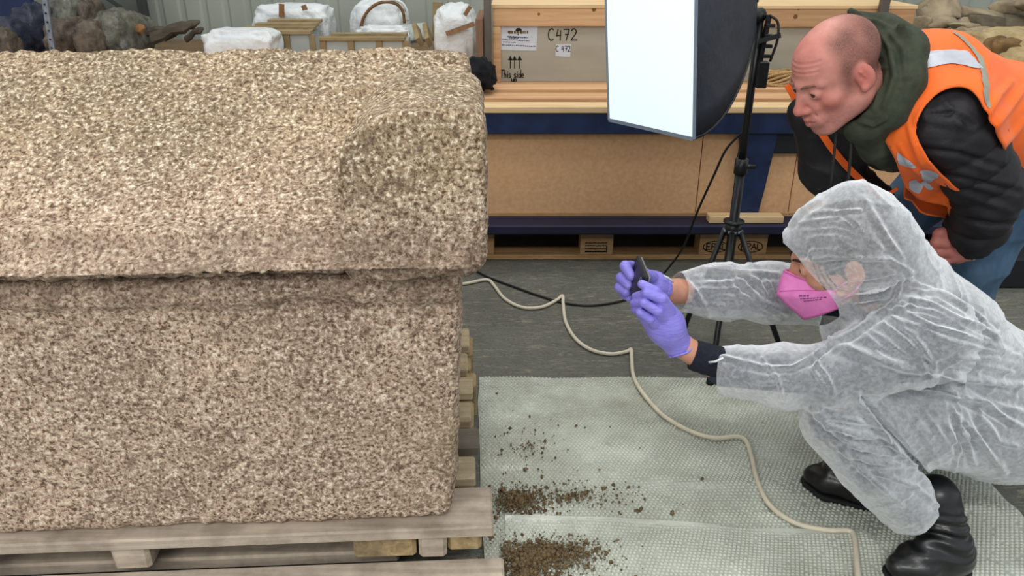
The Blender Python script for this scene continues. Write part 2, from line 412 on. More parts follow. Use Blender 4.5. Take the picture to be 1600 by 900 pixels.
# the lid: eave band and gabled roof
s = SDF((-1.56, -0.10, 0.72), (0.10, 1.06, 1.16), H)
X, Y, Z = s.pts()
R = 0.015
q = [np.maximum(X - 0.040, -1.48 - X) + R, np.maximum(-0.008 - Y, Y - 0.95) + R, np.maximum(0.763 - Z, Z - 0.862 + 0.012 * (X + 0.7)) + R]
band = np.sqrt(sum(np.maximum(a, 0) ** 2 for a in q)) + np.minimum(np.maximum(np.maximum(q[0], q[1]), q[2]), 0) - R
c0, s0 = math.cos(math.radians(28.5)), math.sin(math.radians(28.5))
roof = np.maximum(np.maximum((Z - 0.848) * c0 - (Y - 0.012) * s0, (Z - 0.845) * c0 - (0.934 - Y) * s0), Z - 1.100 + 0.013 * (X + 0.1) + 0.02 * sstep(-0.03, 0.03, X))
band = np.maximum(band, ((X - 0.04) - (Z - 0.800)) * 0.707)
roof = np.maximum(roof, np.maximum(X - 0.022, -1.46 - X)); roof = np.maximum(roof, 0.8 - Z)
hh = np.clip(0.5 + 0.5 * (band - roof) / 0.010, 0, 1)
s.F = (band * (1 - hh) + roof * hh - 0.010 * hh * (1 - hh)).astype(np.float32)
del X, Y, Z, q, band, roof, hh
V, Q = s.mesh(2); V = roughen(V, Q, 1.1, 40); V[:, 2] = np.maximum(V[:, 2], 0.7615)
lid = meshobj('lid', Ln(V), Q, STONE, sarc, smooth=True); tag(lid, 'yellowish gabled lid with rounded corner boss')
# the corner boss (acroterion)
s = SDF((-0.30, -0.09, 0.73), (0.09, 0.42, 1.12), 0.006)
X, Y, Z = s.pts(); cu, cz, hu, hz = -0.0805, 0.918, 0.1265, 0.152
px_, pz_ = X - cu, Z - cz
rr = np.where(pz_ > 0, np.where(px_ < 0, 0.120, 0.035), np.where(px_ < 0, 0.03, 0.04))
qx, qz = np.abs(px_) - hu + rr, np.abs(pz_) - hz + rr
d2 = np.sqrt(np.maximum(qx, 0) ** 2 + np.maximum(qz, 0) ** 2) + np.minimum(np.maximum(qx, qz), 0) - rr
ring = np.abs(d2 + 0.028) - 0.004
d = np.maximum(d2, np.maximum(-0.046 - Y + 0.0, Y - 0.36)); R2 = 0.014
qa, qb = d2 + R2, np.maximum(-0.048 - Y, Y - 0.36) + R2
d = np.sqrt(np.maximum(qa, 0) ** 2 + np.maximum(qb, 0) ** 2) + np.minimum(np.maximum(qa, qb), 0) - R2
groove = np.maximum(np.maximum(ring, Y + 0.043), px_ + 0.5 * pz_ + 0.02)
d = np.maximum(np.maximum(d, -groove), ((X - 0.046) - (Z - 0.803)) * 0.707)
s.F = d.astype(np.float32); V, Q = s.mesh(2); V = roughen(V, Q, 1.0, 77)
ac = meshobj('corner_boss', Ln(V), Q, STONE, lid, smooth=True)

# ================================================================== pallet under the stone
PALW = woodmat('weathered_pallet_wood', lin(206, 190, 158), lin(158, 140, 110), 0, dirt=0.35)
PALG = woodmat('grey_pallet_wood', lin(196, 182, 164), lin(156, 142, 128), 0, dirt=0.4)
PALB = woodmat('old_block_wood', lin(196, 174, 130), lin(140, 118, 84), 1, dirt=0.5)
PALD = woodmat('dark_stained_wood', lin(120, 112, 100), lin(84, 78, 70), 0, dirt=0.6)
pal = empty('stone_pallet', 'long weathered wooden pallet carrying the stone sarcophagus on staggered boards', 'pallet', L(-0.7, 0.45, 0))
def lb(name, u0, u1, v0, v1, z0, z1, m, bev=0.004, parent=pal, tilt=0.0):
    b = MB().box((u0, v0, z0), (u1, v1, z1), bev, lambda p: L(p.x, p.y, p.z + tilt * (p.x + 0.7)), 0.0015)
    return b.build(name, m, parent)
for v0, v1, ue, m in ((-0.018, 0.118, 0.052, PALG), (0.150, 0.232, 0.014, PALW), (0.268, 0.350, 0.024, PALD), (0.385, 0.470, 0.004, PALW), (0.515, 0.60, 0.010, PALW), (0.645, 0.735, -0.004, PALW), (0.78, 0.90, 0.0, PALW)):
    lb('deck_board', -1.5, ue, v0, v1, 0.143, 0.1705, m)
for v0, v1, ue in ((-0.155, -0.002, 0.073), (0.045, 0.15, -0.165), (0.42, 0.52, 0.0), (0.80, 0.92, 0.0)):
    lb('bottom_board', -1.5, ue, v0, v1, *((0.046, 0.0745) if v0 < 0 else (0.022, 0.054)), PALG, 0.005)
for u0, u1, v0, v1, m in ((-0.77, -0.69, -0.004, 0.10, PALG), (-0.255, -0.118, 0.0, 0.12, PALB), (-0.112, -0.052, -0.004, 0.11, PALG), (-0.050, 0.026, 0.012, 0.12, PALB), (-1.42, -1.21, 0.01, 0.11, PALB),
                          (-0.11, 0.012, 0.40, 0.52, PALB), (-0.11, 0.012, 0.78, 0.9, PALB), (-0.75, -0.6, 0.40, 0.52, PALB), (-0.75, -0.6, 0.78, 0.9, PALB), (-1.45, -1.3, 0.40, 0.52, PALB), (-1.45, -1.3, 0.78, 0.9, PALB)):
    lb('block', u0, u1, v0, v1, 0.0745 if v0 < 0.02 else 0.036, 0.1432, m, 0.008)
for v0 in (0.15, 0.24, 0.33, 0.60, 0.69):
    lb('stringer', -0.03 - 0.02 * random.random(), 0.0 + 0.02 * random.random(), v0, v0 + 0.07, 0.03, 0.1432, PALB, 0.006)
for u0 in (-1.4, -0.75, -0.12): lb('block', u0, u0 + 0.14, -0.14, -0.01, 0.0, 0.0462, PALB, 0.006)
RUST = mat('rusty_iron', lin(120, 70, 52), lin(78, 44, 34), 40, rough=0.85, bump=0.5)
lb('iron_bracket', -1.085, -1.045, -0.03, 0.01, 0.112, 0.150, RUST, 0.004)

# ================================================================== bubble wrap on the floor
def wrap_mat(name, al=(.5, .78), rgh=.17):
    m, nt, p = newmat(name); p.inputs['Roughness'].default_value = rgh; p.inputs['Specular IOR Level'].default_value = 0.75
    v = coords(nt); c = ramp(nt, noise(nt, v, 3.2, 6, 0.65), [(0.32, lin(184, 187, 171)), (0.66, lin(226, 231, 219))])
    nt.links.new(c, p.inputs['Base Color'])
    a = ramp(nt, noise(nt, v, 5.5, 5, 0.6), [(0.3, (al[0],) * 3), (0.7, (al[1],) * 3)]); nt.links.new(a, p.inputs['Alpha'])
    bumpn(nt, p, noise(nt, v, 26, 4), 0.3, 0.004); return m
WRAP = wrap_mat('clear_bubble_film', (.50, .80), .2); WRAPB = wrap_mat('clear_bubble_domes', (.6, .92), .08)
def wrapz(x, y, base):
    P = np.stack([x, y, np.zeros_like(x)], 1)
    r = 1.6 * np.abs(vnoise(np.stack([x * 2.0 + y * 3.0, y * 7.0 - x * 2.0, 0 * x], 1), 5)); fold = np.exp(-((y - 1.83 - 0.04 * np.sin(5 * x)) / 0.03) ** 2) * 0.006 + np.exp(-((y - 1.70 + 0.15 * x) / 0.025) ** 2) * 0.006
    return base + 0.005 * (0.5 + 0.5 * vnoise(P * [5, 7, 1], 2)) + 0.006 * r + fold
def bubble_sheet(name, label, poly, base, seed, curl=0.0):
    """poly: corners left-front, right-front, right-back, left-back"""
    A, B, C, D = [np.array(p) for p in poly]; nu, nv = 110, 90
    U, W = np.meshgrid(np.linspace(0, 1, nu), np.linspace(0, 1, nv)); U = U.ravel(); W = W.ravel()
    f = lambda U, W: ((1 - U) * (1 - W))[:, None] * A + (U * (1 - W))[:, None] * B + (U * W)[:, None] * C + ((1 - U) * W)[:, None] * D
    p = f(U, W); edge = 0.006 * vnoise(np.stack([p[:, 0] * 9, p[:, 1] * 9, 0 * U + seed], 1), seed); p = p + edge[:, None] * 0.8
    z = wrapz(p[:, 0], p[:, 1], base) + curl * sstep(.955, 1.0, W) * (0.7 + 0.3 * np.sin(U * 17)); V = np.column_stack([p, z])
    i = np.arange(nu * nv).reshape(nv, nu); Q = np.stack([i[:-1, :-1], i[:-1, 1:], i[1:, 1:], i[1:, :-1]], -1).reshape(-1, 4)
    o = meshobj(name, V, Q, WRAP, smooth=True); tag(o, label, 'bubble wrap')
    pitch = 0.0112; w_ = np.linalg.norm(B - A); h_ = np.linalg.norm(D - A)
    nx, ny = int(w_ / pitch), int(h_ / (pitch * 0.866)); gx, gy = np.meshgrid(np.arange(nx), np.arange(ny))
    u_ = ((gx + 0.5 + 0.5 * (gy % 2)) / (nx + 0.6)).ravel(); v_ = ((gy + 0.5) / ny).ravel(); c = f(u_, v_)
    rng = np.random.RandomState(seed); ok = rng.rand(len(c)) > 0.06; c = c[ok]
    cz = wrapz(c[:, 0], c[:, 1], base); k = 6; ang = np.arange(k) * 2 * np.pi / k
    dom = np.concatenate([np.stack([0.0048 * np.cos(ang), 0.0048 * np.sin(ang), 0 * ang - 0.0005], 1), np.stack([0.0038 * np.cos(ang), 0.0038 * np.sin(ang), 0 * ang + 0.0034], 1), [[0, 0, 0.0048]]])
    sc = rng.uniform(0.5, 1.1, len(c)); BV = np.empty((len(c), 13, 3)); BV[:] = dom[None]; BV[:, :, 2] *= sc[:, None]
    BV += np.column_stack([c, cz])[:, None, :]
    q1 = [(j, (j + 1) % k, k + (j + 1) % k, k + j) for j in range(k)]; q2 = [(k + j, k + (j + 1) % k, 12, 12) for j in range(k)]
    tri = np.array([(a, b, c_) for a, b, c_, d_ in q1] + [(a, c_, d_) for a, b, c_, d_ in q1] + [(a, b, c_) for a, b, c_, d_ in q2])
    F = (tri[None] + (np.arange(len(c)) * 13)[:, None, None]).reshape(-1, 3)
    b = meshobj('bubbles', BV.reshape(-1, 3), F, WRAPB, o, smooth=True); tag(b, kind='stuff')
    return o
bubble_sheet('bubble_wrap', 'large clear sheet of bubble wrap spread on the floor under the crouching person', [(-0.045, 0.95), (1.275, 0.95), (1.262, 2.15), (-0.110, 2.155)], 0.002, 11)
bubble_sheet('bubble_wrap', 'smaller bubble wrap strip with loose soil overlapping the near edge of the large sheet', [(-0.022, 0.95), (1.0, 0.95), (0.85, 1.43), (-0.018, 1.492)], 0.009, 23, 0.006)
# soil
SOIL = mat('dry_brown_soil', lin(126, 108, 80), lin(82, 68, 50), 90, rough=0.95, spec=0.1, bump=0.5, bscale=200)
ico = [Vector(v) for v in ((0, 0, 1), (0.89, 0, 0.45), (0.28, 0.85, 0.45), (-0.72, 0.53, 0.45), (-0.72, -0.53, 0.45), (0.28, -0.85, 0.45), (0.72, 0.53, -0.45), (-0.28, 0.85, -0.45), (-0.89, 0, -0.45), (-0.28, -0.85, -0.45), (0.72, -0.53, -0.45), (0, 0, -1))]
icf = np.array([(0, 1, 2), (0, 2, 3), (0, 3, 4), (0, 4, 5), (0, 5, 1), (1, 6, 2), (2, 7, 3), (3, 8, 4), (4, 9, 5), (5, 10, 1), (6, 7, 2), (7, 8, 3), (8, 9, 4), (9, 10, 5), (10, 6, 1), (11, 7, 6), (11, 8, 7), (11, 9, 8), (11, 10, 9), (11, 6, 10)])
def grains(name, label, pts, sizes, seed):
    rng = np.random.RandomState(seed); n = len(pts); B = np.array([tuple(v) for v in ico])
    Vx = B[None] * rng.uniform(0.6, 1.25, (n, 12, 1)) * rng.uniform(0.7, 1.2, (n, 1, 3)) * sizes[:, None, None] + pts[:, None, :]
    F = (icf[None] + (np.arange(n) * 12)[:, None, None]).reshape(-1, 3)
    o = meshobj(name, Vx.reshape(-1, 3), F, SOIL); return tag(o, label, 'soil', kind='stuff')
def soil_patch(cx, cy, rx, ry, n, seed, base, zfun, grow=1.0):
    rng = np.random.RandomState(seed); a = rng.rand(n) * 2 * np.pi; r = np.abs(rng.normal(0, 0.55, n)); x = cx + np.cos(a) * r * rx; y = cy + np.sin(a) * r * ry
    sz = rng.exponential(0.0011, n) + 0.0009; sz = np.minimum(sz, 0.0075) * grow
    z = zfun(x, y) + sz * 0.5 + 0.007 * np.exp(-(r / 0.7) ** 2) * rng.rand(n); return np.stack([x, y, z], 1), sz
pa, sa = soil_patch(0.075, 1.352, 0.15, 0.062, 3600, 5, 0, lambda x, y: wrapz(x, y, 0.012)); pb, sb = soil_patch(0.03, 1.29, 0.10, 0.09, 1800, 6, 0, lambda x, y: wrapz(x, y, 0.012))
P_ = np.concatenate([pa, pb]); S_ = np.concatenate([sa, sb]); k_ = (P_[:, 1] < 1.445 - 0.22 * np.maximum(P_[:, 0] - .08, 0)) & (P_[:, 0] > -.03)
grains('soil_heap', 'loose brown soil crumbs heaped on the smaller bubble wrap strip', P_[k_], S_[k_], 8)
pa, sa = soil_patch(0.015, 1.545, 0.085, 0.055, 2000, 15, 0, lambda x, y: wrapz(x, y, 0.005)); pb, sb = soil_patch(0.16, 1.56, 0.24, 0.09, 520, 16, 0, lambda x, y: wrapz(x, y, 0.005)); pc, sc_ = soil_patch(0.05, 1.78, 0.14, 0.16, 130, 17, 0, lambda x, y: wrapz(x, y, 0.005), 1.3)
k_ = (np.concatenate([pa, pb, pc])[:, 1] > 1.492)
P_ = np.concatenate([pa, pb, pc]); S_ = np.concatenate([sa, sb, sc_]); k_ &= P_[:, 0] > -0.06
grains('soil_scatter', 'scattered brown soil crumbs on the large bubble wrap sheet beside the pallet', P_[k_], S_[k_], 18)
pa, sa = soil_patch(-0.05, 1.42, 0.022, 0.16, 900, 25, 0, lambda x, y: 0 * x + 0.001); k_ = (pa[:, 0] < -0.03) & (pa[:, 0] > -0.085) & (pa[:, 1] > 1.29) & (pa[:, 1] < 1.9)
k_ &= pa[:, 0] > -0.03 - 0.055
grains('floor_soil', 'brown soil crumbs on the bare floor between pallet and bubble wrap', pa[k_], sa[k_], 28)
# clods
for px_, py_ in ((943, 764), (958, 758), (848, 700), (914, 668), (953, 667), (995, 800)):
    c = onz(px_, py_, 0.012); c.z = float(wrapz(np.array([c.x]), np.array([c.y]), 0.002)[0]) + 0.004
grains('soil_clods', 'a few darker soil clods scattered across the middle of the bubble wrap', np.array([tuple(onz(a, b, 0.013)) for a, b in ((943, 764), (958, 758), (848, 700), (914, 668), (953, 667), (995, 800), (836, 672), (823, 727), (776, 615), (1000, 700))]), np.array([.008, .007, .006, .005, .0045, .008, .004, .004, .004, .003]), 31)

# ================================================================== cables
CWH = flat('cream_rubber', lin(214, 206, 184), 0.5); CBK = flat('black_rubber', lin(20, 20, 22), 0.5)
zb = 0.016
pp = [onz(690, 446, 0.008), onz(727, 443, .008), onz(760, 437, .008), onz(772, 446, .008), onz(788, 466, .008), onz(815, 480, .008), onz(845, 480, .008), onz(868, 470, .008), onz(879, 462, .012), onz(880, 474, .008), onz(884, 503, .008), onz(900, 530, .008), onz(925, 547, .008), onz(955, 553, .008), onz(980, 549, .008), onz(986, 546, .012), onz(987, 560, .010), onz(990, 588, zb), onz(1005, 615, zb + .004), onz(1035, 648, zb + .004), onz(1075, 672, zb + .004), onz(1115, 684, zb + .004), onz(1150, 682, zb + .006), onz(1165, 688, zb + .006), onz(1174, 712, zb + .004), onz(1183, 750, zb + .004), onz(1202, 788, zb + .004), onz(1240, 816, zb + .004), onz(1290, 828, zb + .004), onz(1326, 829, zb + .006), onz(1335, 840, zb + .006), onz(1338, 875, zb + .004), onz(1342, 920, zb + .004)]
o = MB().tube(spline(pp, 6), 0.0066, 8).build('extension_cable', CWH, smooth=True); tag(o, 'cream white cable snaking over dark floor and bubble wrap from behind the stone', 'cable')
pp = [at(1162, 205, 2.50), at(1135, 233, 2.52), at(1115, 275, 2.55), at(1090, 330, 2.6), at(1068, 385, 2.68), at(1045, 418, 2.78), onz(1020, 444, .006), onz(985, 466, .006), onz(930, 477, .006), onz(885, 474, .006), onz(845, 463, .006), onz(800, 447, .006), onz(765, 434, .006), onz(745, 424, .006), onz(720, 410, .006)]
o = MB().tube(spline(pp, 6), 0.0042, 8).build('lamp_cable', CBK, smooth=True); tag(o, 'thin black power cable hanging from the softbox stand and lying across the floor', 'cable')

# ================================================================== storage rack at the back
BLUE = mat('dark_blue_paint', lin(24, 44, 82), lin(17, 32, 62), 14, rough=0.5, bump=0.15, bscale=40)
NAVY = mat('navy_tarpaulin', lin(30, 32, 62), lin(22, 24, 46), 8, rough=0.6, bump=0.3, bscale=14)
BLACKB = flat('black_board', lin(22, 24, 30), 0.7)
OSB = mat('particle_board', lin(222, 178, 134), lin(206, 160, 116), 55, detail=6, lo=0.3, hi=0.7, rough=0.8, bump=0.1, bscale=200)
PINE = woodmat('fresh_pine', lin(212, 172, 130), lin(184, 140, 100), 0)
PINEY = woodmat('pale_pine', lin(224, 196, 152), lin(198, 166, 122), 0)
EUR = woodmat('pallet_pine', lin(196, 158, 112), lin(166, 128, 86), 0, dirt=0.2)
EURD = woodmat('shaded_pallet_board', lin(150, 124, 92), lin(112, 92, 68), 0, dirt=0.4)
INK = flat('black_marker_ink', lin(30, 26, 24), 0.9)
def bx(name, lo, hi, m, parent, bev=0.003, jit=0.0): return MB().box(lo, hi, bev, None, jit).build(name, m, parent)
def euro(x0, label):
    p = empty('euro_pallet', label, 'pallet', (x0 + 0.6, 3.56, 0), 'pallets carrying the blue base')
    for y0, y1 in ((3.16, 3.26), (3.49, 3.635), (3.86, 3.96)):
        bx('bottom_board', (x0, y0, 0), (x0 + 1.2, y1, 0.022), EUR, p, 0.002)
        for a in (0, 0.5275, 1.055): bx('block', (x0 + a, y0 + 0.002, 0.022), (x0 + a + 0.145, y1, 0.1), EUR, p, 0.002)
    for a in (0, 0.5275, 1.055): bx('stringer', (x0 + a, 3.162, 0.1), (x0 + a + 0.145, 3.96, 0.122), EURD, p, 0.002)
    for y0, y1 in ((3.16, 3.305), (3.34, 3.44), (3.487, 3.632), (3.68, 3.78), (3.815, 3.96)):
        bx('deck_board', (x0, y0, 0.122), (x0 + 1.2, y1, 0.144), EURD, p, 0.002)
    return p
e1 = euro(-0.225, 'wooden pallet on the floor left of the tripod with a printed middle block'); e2 = euro(0.985, 'wooden pallet on the floor behind the tripod running right behind the crouching person')
def strokes(name, segs, m, parent, origin, sx, sz, w=0.006, depth=0.0012):
    """hand lettering: polylines in a unit frame drawn as thin flat ribbons on a face that looks to -y"""
    mb = MB()
    for pl in segs:
        P = [Vector((origin[0] + a * sx, origin[1], origin[2] + b * sz)) for a, b in pl]
        for a, b in zip(P[:-1], P[1:]):
            d = (b - a); 
            if d.length < 1e-5: continue
            n = Vector((-d.z, 0, d.x)).normalized() * w / 2; e = d.normalized() * w * 0.3
            mb.poly([a - e + n, a - e - n, b + e - n, b + e + n], (0, -depth, 0))
    return mb.build(name, m, parent)
def arcp(cx, cy, rx, ry, a0, a1, n=12): return [(cx + rx * math.cos(math.radians(a0 + (a1 - a0) * i / n)), cy + ry * math.sin(math.radians(a0 + (a1 - a0) * i / n))) for i in range(n + 1)]
G = {'C': [arcp(0.5, 0.5, 0.45, 0.5, 55, 305)], '4': [[(0.35, 0.95), (0.15, 0.4), (0.75, 0.45)], [(0.7, 0.85), (0.68, 0.0)]], '7': [[(0.1, 0.95), (0.85, 0.95), (0.45, 0.0)], [(0.3, 0.5), (0.8, 0.52)]],
     '2': [arcp(0.45, 0.72, 0.32, 0.28, 160, -30) + [(0.1, 0.03), (0.95, 0.03)]], 'T': [[(0, 0.95), (1.0, 1.0)], [(0.5, 0.97), (0.42, 0)]], 'h': [[(0.15, 1.0), (0.1, 0)], arcp(0.4, 0.25, 0.28, 0.25, 180, 0) + [(0.68, 0)]],
     'i': [[(0.3, 0.5), (0.3, 0)], [(0.3, 0.7), (0.33, 0.75)]], 's': [arcp(0.4, 0.38, 0.28, 0.13, 30, 270, 6) + arcp(0.4, 0.12, 0.28, 0.13, 90, -150, 6)], 'd': [arcp(0.4, 0.22, 0.3, 0.24, 0, 360, 10), [(0.72, 1.0), (0.72, 0)]],
     'e': [[(0.12, 0.25), (0.7, 0.28)] + arcp(0.4, 0.25, 0.3, 0.26, 5, 310, 9)], 'u': [[(0.1, 0.5)] + arcp(0.4, 0.22, 0.3, 0.22, 180, 360, 7) + [(0.7, 0.5), (0.72, 0)]], 'p': [[(0.1, 0.5), (0.1, -0.4)], arcp(0.42, 0.26, 0.3, 0.24, 180, -180, 10)],
     'E': [[(0.75, 1), (0.1, 1), (0.1, 0), (0.75, 0)], [(0.1, 0.5), (0.65, 0.5)]], 'P': [[(0.1, 0), (0.1, 1), (0.55, 1)] + arcp(0.5, 0.75, 0.27, 0.25, 90, -90, 7) + [(0.1, 0.5)]], 'A': [[(0.0, 0), (0.42, 1), (0.84, 0)], [(0.15, 0.36), (0.7, 0.36)]], 'L': [[(0.1, 1), (0.1, 0), (0.7, 0)]]}
def word(t, adv=1.0, space=0.7):
    out = []; x = 0
    for ch in t:
        if ch == ' ': x += space; continue
        out += [[(x + a, b) for a, b in pl] for pl in G[ch]]; x += adv * (0.55 if ch == 'i' else 0.9 if ch.islower() else 1.05)
    return out
for par, xb in ((e1, 0.83), (e2, 0.985)):
    segs = [arcp(0.5, 0.5, 0.5, 0.5, 0, 360, 26)]
    strokes('branded_mark', segs, INK, par, (xb + 0.018, 3.1625, 0.034), 0.108, 0.052, 0.0045)
    strokes('branded_letters', word('EPAL', 0.92), INK, par, (xb + 0.030, 3.1625, 0.047), 0.024, 0.028, 0.0048)
rng = random.Random(4); segs = []
for r in range(4):
    x = 0.0
    while x < 0.9:
        w_ = rng.uniform(0.02, 0.09); segs.append([(x, 0.95 - r * 0.3 + rng.uniform(-.02, .02)), (x + w_, 0.95 - r * 0.3 + rng.uniform(-.03, .03))]); x += w_ + rng.uniform(0.02, 0.06)
strokes('branded_stamp', segs + [[(0, 0), (0.95, 0)], [(0.95, 0), (0.95, .6)]], INK, e1, (0.325, 3.1625, 0.036), 0.1, 0.045, 0.005)
o = bx('base_sheet', (-1.2, 3.085, 0.1445), (2.6, 3.75, 0.190), NAVY, None, 0.008, 0.001); o.name = 'blue_base_plank'; tag(o, 'long dark navy plank laid along the pallets under the particle board crates', 'plank')
rack = empty('blue_rack', 'dark blue painted rack frame with beam and upright in front of particle board', 'rack', (0.6, 3.17, 0.19))
bx('beam', (-2.7, 3.150, 0.566), (2.7, 3.20, 0.655), BLUE, rack, 0.004)
bl = MB(); prof = [(0.965, 0.19), (0.960, 0.27), (0.968, 0.33), (0.955, 0.43), (0.962, 0.50), (0.950, 0.567), (1.105, 0.567), (1.10, 0.49), (1.092, 0.42), (1.085, 0.33), (1.075, 0.25), (1.068, 0.19)]
bl.poly([(a, 3.165, b) for a, b in prof], (0, 0.035, 0)); bl.build('upright', BLUE, rack)
bx('black_infill', (1.102, 3.172, 0.478), (1.62, 3.196, 0.567), BLACKB, rack, 0.002)
bx('upright', (-2.4, 3.165, 0.19), (-2.27, 3.2, 0.567), BLUE, rack, 0.003); bx('upright', (2.1, 3.165, 0.19), (2.23, 3.2, 0.567), BLUE, rack, 0.003)
c = empty('crate', 'wide particle board crate between navy plank and blue beam left of the upright', 'crate', (0.2, 3.3, 0.19), 'low particle board crates')
bx('side_panel', (-1.1, 3.205, 0.205), (0.805, 3.217, 0.6), OSB, c, 0.001); bx('side_panel', (0.809, 3.205, 0.205), (1.02, 3.217, 0.6), OSB, c, 0.001)
bx('bottom_rail', (-1.1, 3.198, 0.190), (1.02, 3.226, 0.206), EUR, c, 0.001); bx('body', (-1.1, 3.218, 0.2), (1.02, 3.7, 0.6), OSB, c, 0.002)
c = empty('crate', 'particle board crate under the black board right of the blue upright', 'crate', (1.5, 3.3, 0.19), 'low particle board crates')
bx('side_panel', (1.04, 3.205, 0.205), (1.213, 3.217, 0.6), OSB, c, 0.001); bx('side_panel', (1.217, 3.205, 0.205), (2.05, 3.217, 0.6), OSB, c, 0.001)
bx('bottom_rail', (1.04, 3.198, 0.190), (2.05, 3.226, 0.206), EUR, c, 0.001); bx('body', (1.04, 3.218, 0.2), (2.05, 3.7, 0.6), OSB, c, 0.002)
o = MB().box((0.845, 3.105, 0.1905), (1.165, 3.16, 0.222), 0.003).build('wood_offcut', PINEY); tag(o, 'pale pine batten lying on the navy plank behind the tripod', 'batten')
# shelf deck
shelf = empty('plank_shelf', 'shelf deck of pale pine planks lying on the blue beam', 'shelf', (0, 3.5, 0.655))
zt = 0.655
for i, (y0, y1, t) in enumerate(((3.14, 3.240, 0.026), (3.258, 3.372, 0.040), (3.392, 3.505, 0.052), (3.525, 3.72, 0.050), (3.735, 3.95, 0.05))):
    bx('plank', (-2.7, y0, zt), (2.75, y1, zt + t), PINEY if i == 0 else PINE, shelf, 0.003, 0.001)
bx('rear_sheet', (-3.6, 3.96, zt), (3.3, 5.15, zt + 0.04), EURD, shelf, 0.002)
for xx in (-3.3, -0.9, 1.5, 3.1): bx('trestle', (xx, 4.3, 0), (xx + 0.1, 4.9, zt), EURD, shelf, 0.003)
GREYP = mat('grey_beige_plywood', lin(170, 164, 148), lin(160, 154, 138), 5, rough=0.75, stretch=(0.6, 1, 3))
PAPER = flat('white_paper', lin(206, 210, 218), 0.8); INKB = flat('blue_black_ink', lin(40, 38, 70), 0.9); GOLDI = flat('brown_print', lin(104, 84, 52), 0.9); GREYI = flat('grey_print', lin(120, 120, 134), 0.9)
YF = 3.55
def crate(x0, x1, label, ztop, dy=0.0, left=True, right=True):
    c = empty('crate', label, 'crate', ((x0 + x1) / 2, YF + 0.3, 0.70), 'lidded crates on the plank shelf'); y = YF + dy
    bx('panel', (x0 + 0.01, y + 0.02, 0.7055), (x1 - 0.01, y + 0.6, ztop - 0.01), GREYP, c, 0.002)
    bx('top_batten', (x0, y, ztop - 0.075), (x1, y + 0.03, ztop), PINE, c, 0.002)
    bx('lid', (x0 - 0.005, y - 0.004, ztop), (x1 + 0.005, y + 0.62, ztop + 0.016), PINEY, c, 0.002)
    if left: bx('corner_batten', (x0, y, 0.7055), (x0 + 0.035, y + 0.03, ztop - 0.076), PINE, c, 0.002)
    if right: bx('corner_batten', (x1 - 0.035, y, 0.7055), (x1, y + 0.03, ztop - 0.076), PINE, c, 0.002)
    return c
lx = at(770, 60, YF).x; zc1 = at(800, 13, YF).z
c1 = crate(lx, at(1100, 60, YF).x, 'grey crate marked C472 with pine battens standing behind the softbox', zc1)
c2 = crate(at(1125, 60, YF).x, at(1428, 30, YF).x, 'unmarked grey crate with knotty pine batten behind the bent man', zc1 - 0.003)
KNOT = flat('dark_knot', lin(120, 82, 48), 0.8)
def onface(px, py, y): p = at(px, py, y); return p
yf = YF + 0.0195
for px_, py_, r in ((842, 22, .006), (928, 15, .009), (1193, 15, .007), (1243, 26, .010), (1248, 14, .006), (1400, 30, .007)):
    p = at(px_, py_, YF); MB().tube([(p.x, YF - 0.0008, p.z), (p.x, YF + 0.002, p.z)], r, 8).build('knot', KNOT, c1 if px_ < 1100 else c2)
a, b = at(780, 41, yf), at(840, 78, yf)
sh = MB().poly([(a.x, yf - 0.0004, b.z), (b.x - 0.006, yf - 0.0004, b.z - 0.004), (b.x, yf - 0.0004, a.z), (a.x + 0.004, yf - 0.0004, a.z)], (0, -0.0008, 0)).build('paper_label', PAPER, c1)
yy = yf - 0.0013
def inkrect(mb, px0, py0, px1, py1):
    A, B = at(px0, py0, yf), at(px1, py1, yf); mb.poly([(A.x, yy, B.z), (B.x, yy, B.z), (B.x, yy, A.z), (A.x, yy, A.z)], (0, -0.0006, 0))
mb = MB(); rng = random.Random(2); xx = 793.5
while xx < 826: inkrect(mb, xx, 48 + rng.uniform(-.4, .4), xx + rng.uniform(1.2, 2.6), 52.6 + rng.uniform(-.6, .3)); xx += rng.uniform(2.0, 3.0)
mb.build('label_logo', GOLDI, sh)
mb = MB(); A = at(810.5, 48, yf)
mb.poly([(A.x + 0.0145 * math.cos(t), yy, A.z + 0.012 * math.sin(t)) for t in [math.pi * i / 8 for i in range(9)]], (0, -0.0006, 0)); inkrect(mb, 808.5, 53, 810.5, 55); mb.build('label_emblem', INK, sh)
mb = MB(); rng = random.Random(9)
for y0, x0, x1, ww in ((56.8, 793, 825, .9), (58.6, 795, 811, .7), (61.6, 784, 828, .5), (65.4, 786, 806, .5), (70, 784, 837, .6)):
    xx = x0
    while xx < x1:
        w_ = rng.uniform(1.0, 4.0); yj = y0 + (xx - 784) * 0.05 + rng.uniform(-.3, .3); inkrect(mb, xx, yj - ww, min(xx + w_, x1), yj + ww); xx += w_ + rng.uniform(0.5, 1.2)
mb.build('label_text', INKB, sh)
s1 = 1 / (FPX / (YF * CP + 0.45 * SP_))
def wr(name, text, px, py, hpx, wpx, m, par, wd, y=None, adv=1.0):
    o_ = at(px, py, yf if y is None else y); strokes(name, word(text, adv), m, par, (o_.x, (yf if y is None else y) - 0.0003, o_.z), wpx * s1, hpx * s1 * 1.08, wd)
wr('marker_number', 'C472', 856, 63, 16, 11.2, INK, c1, 0.0042)
A, B = at(868, 69, yf), at(892, 89, yf)
sh2 = MB().poly([(A.x, yf - 0.0004, B.z + .003), (B.x - .003, yf - 0.0004, B.z), (B.x, yf - 0.0004, A.z), (A.x + .002, yf - 0.0004, A.z)], (0, -0.0008, 0)).build('paper_label', PAPER, c1)
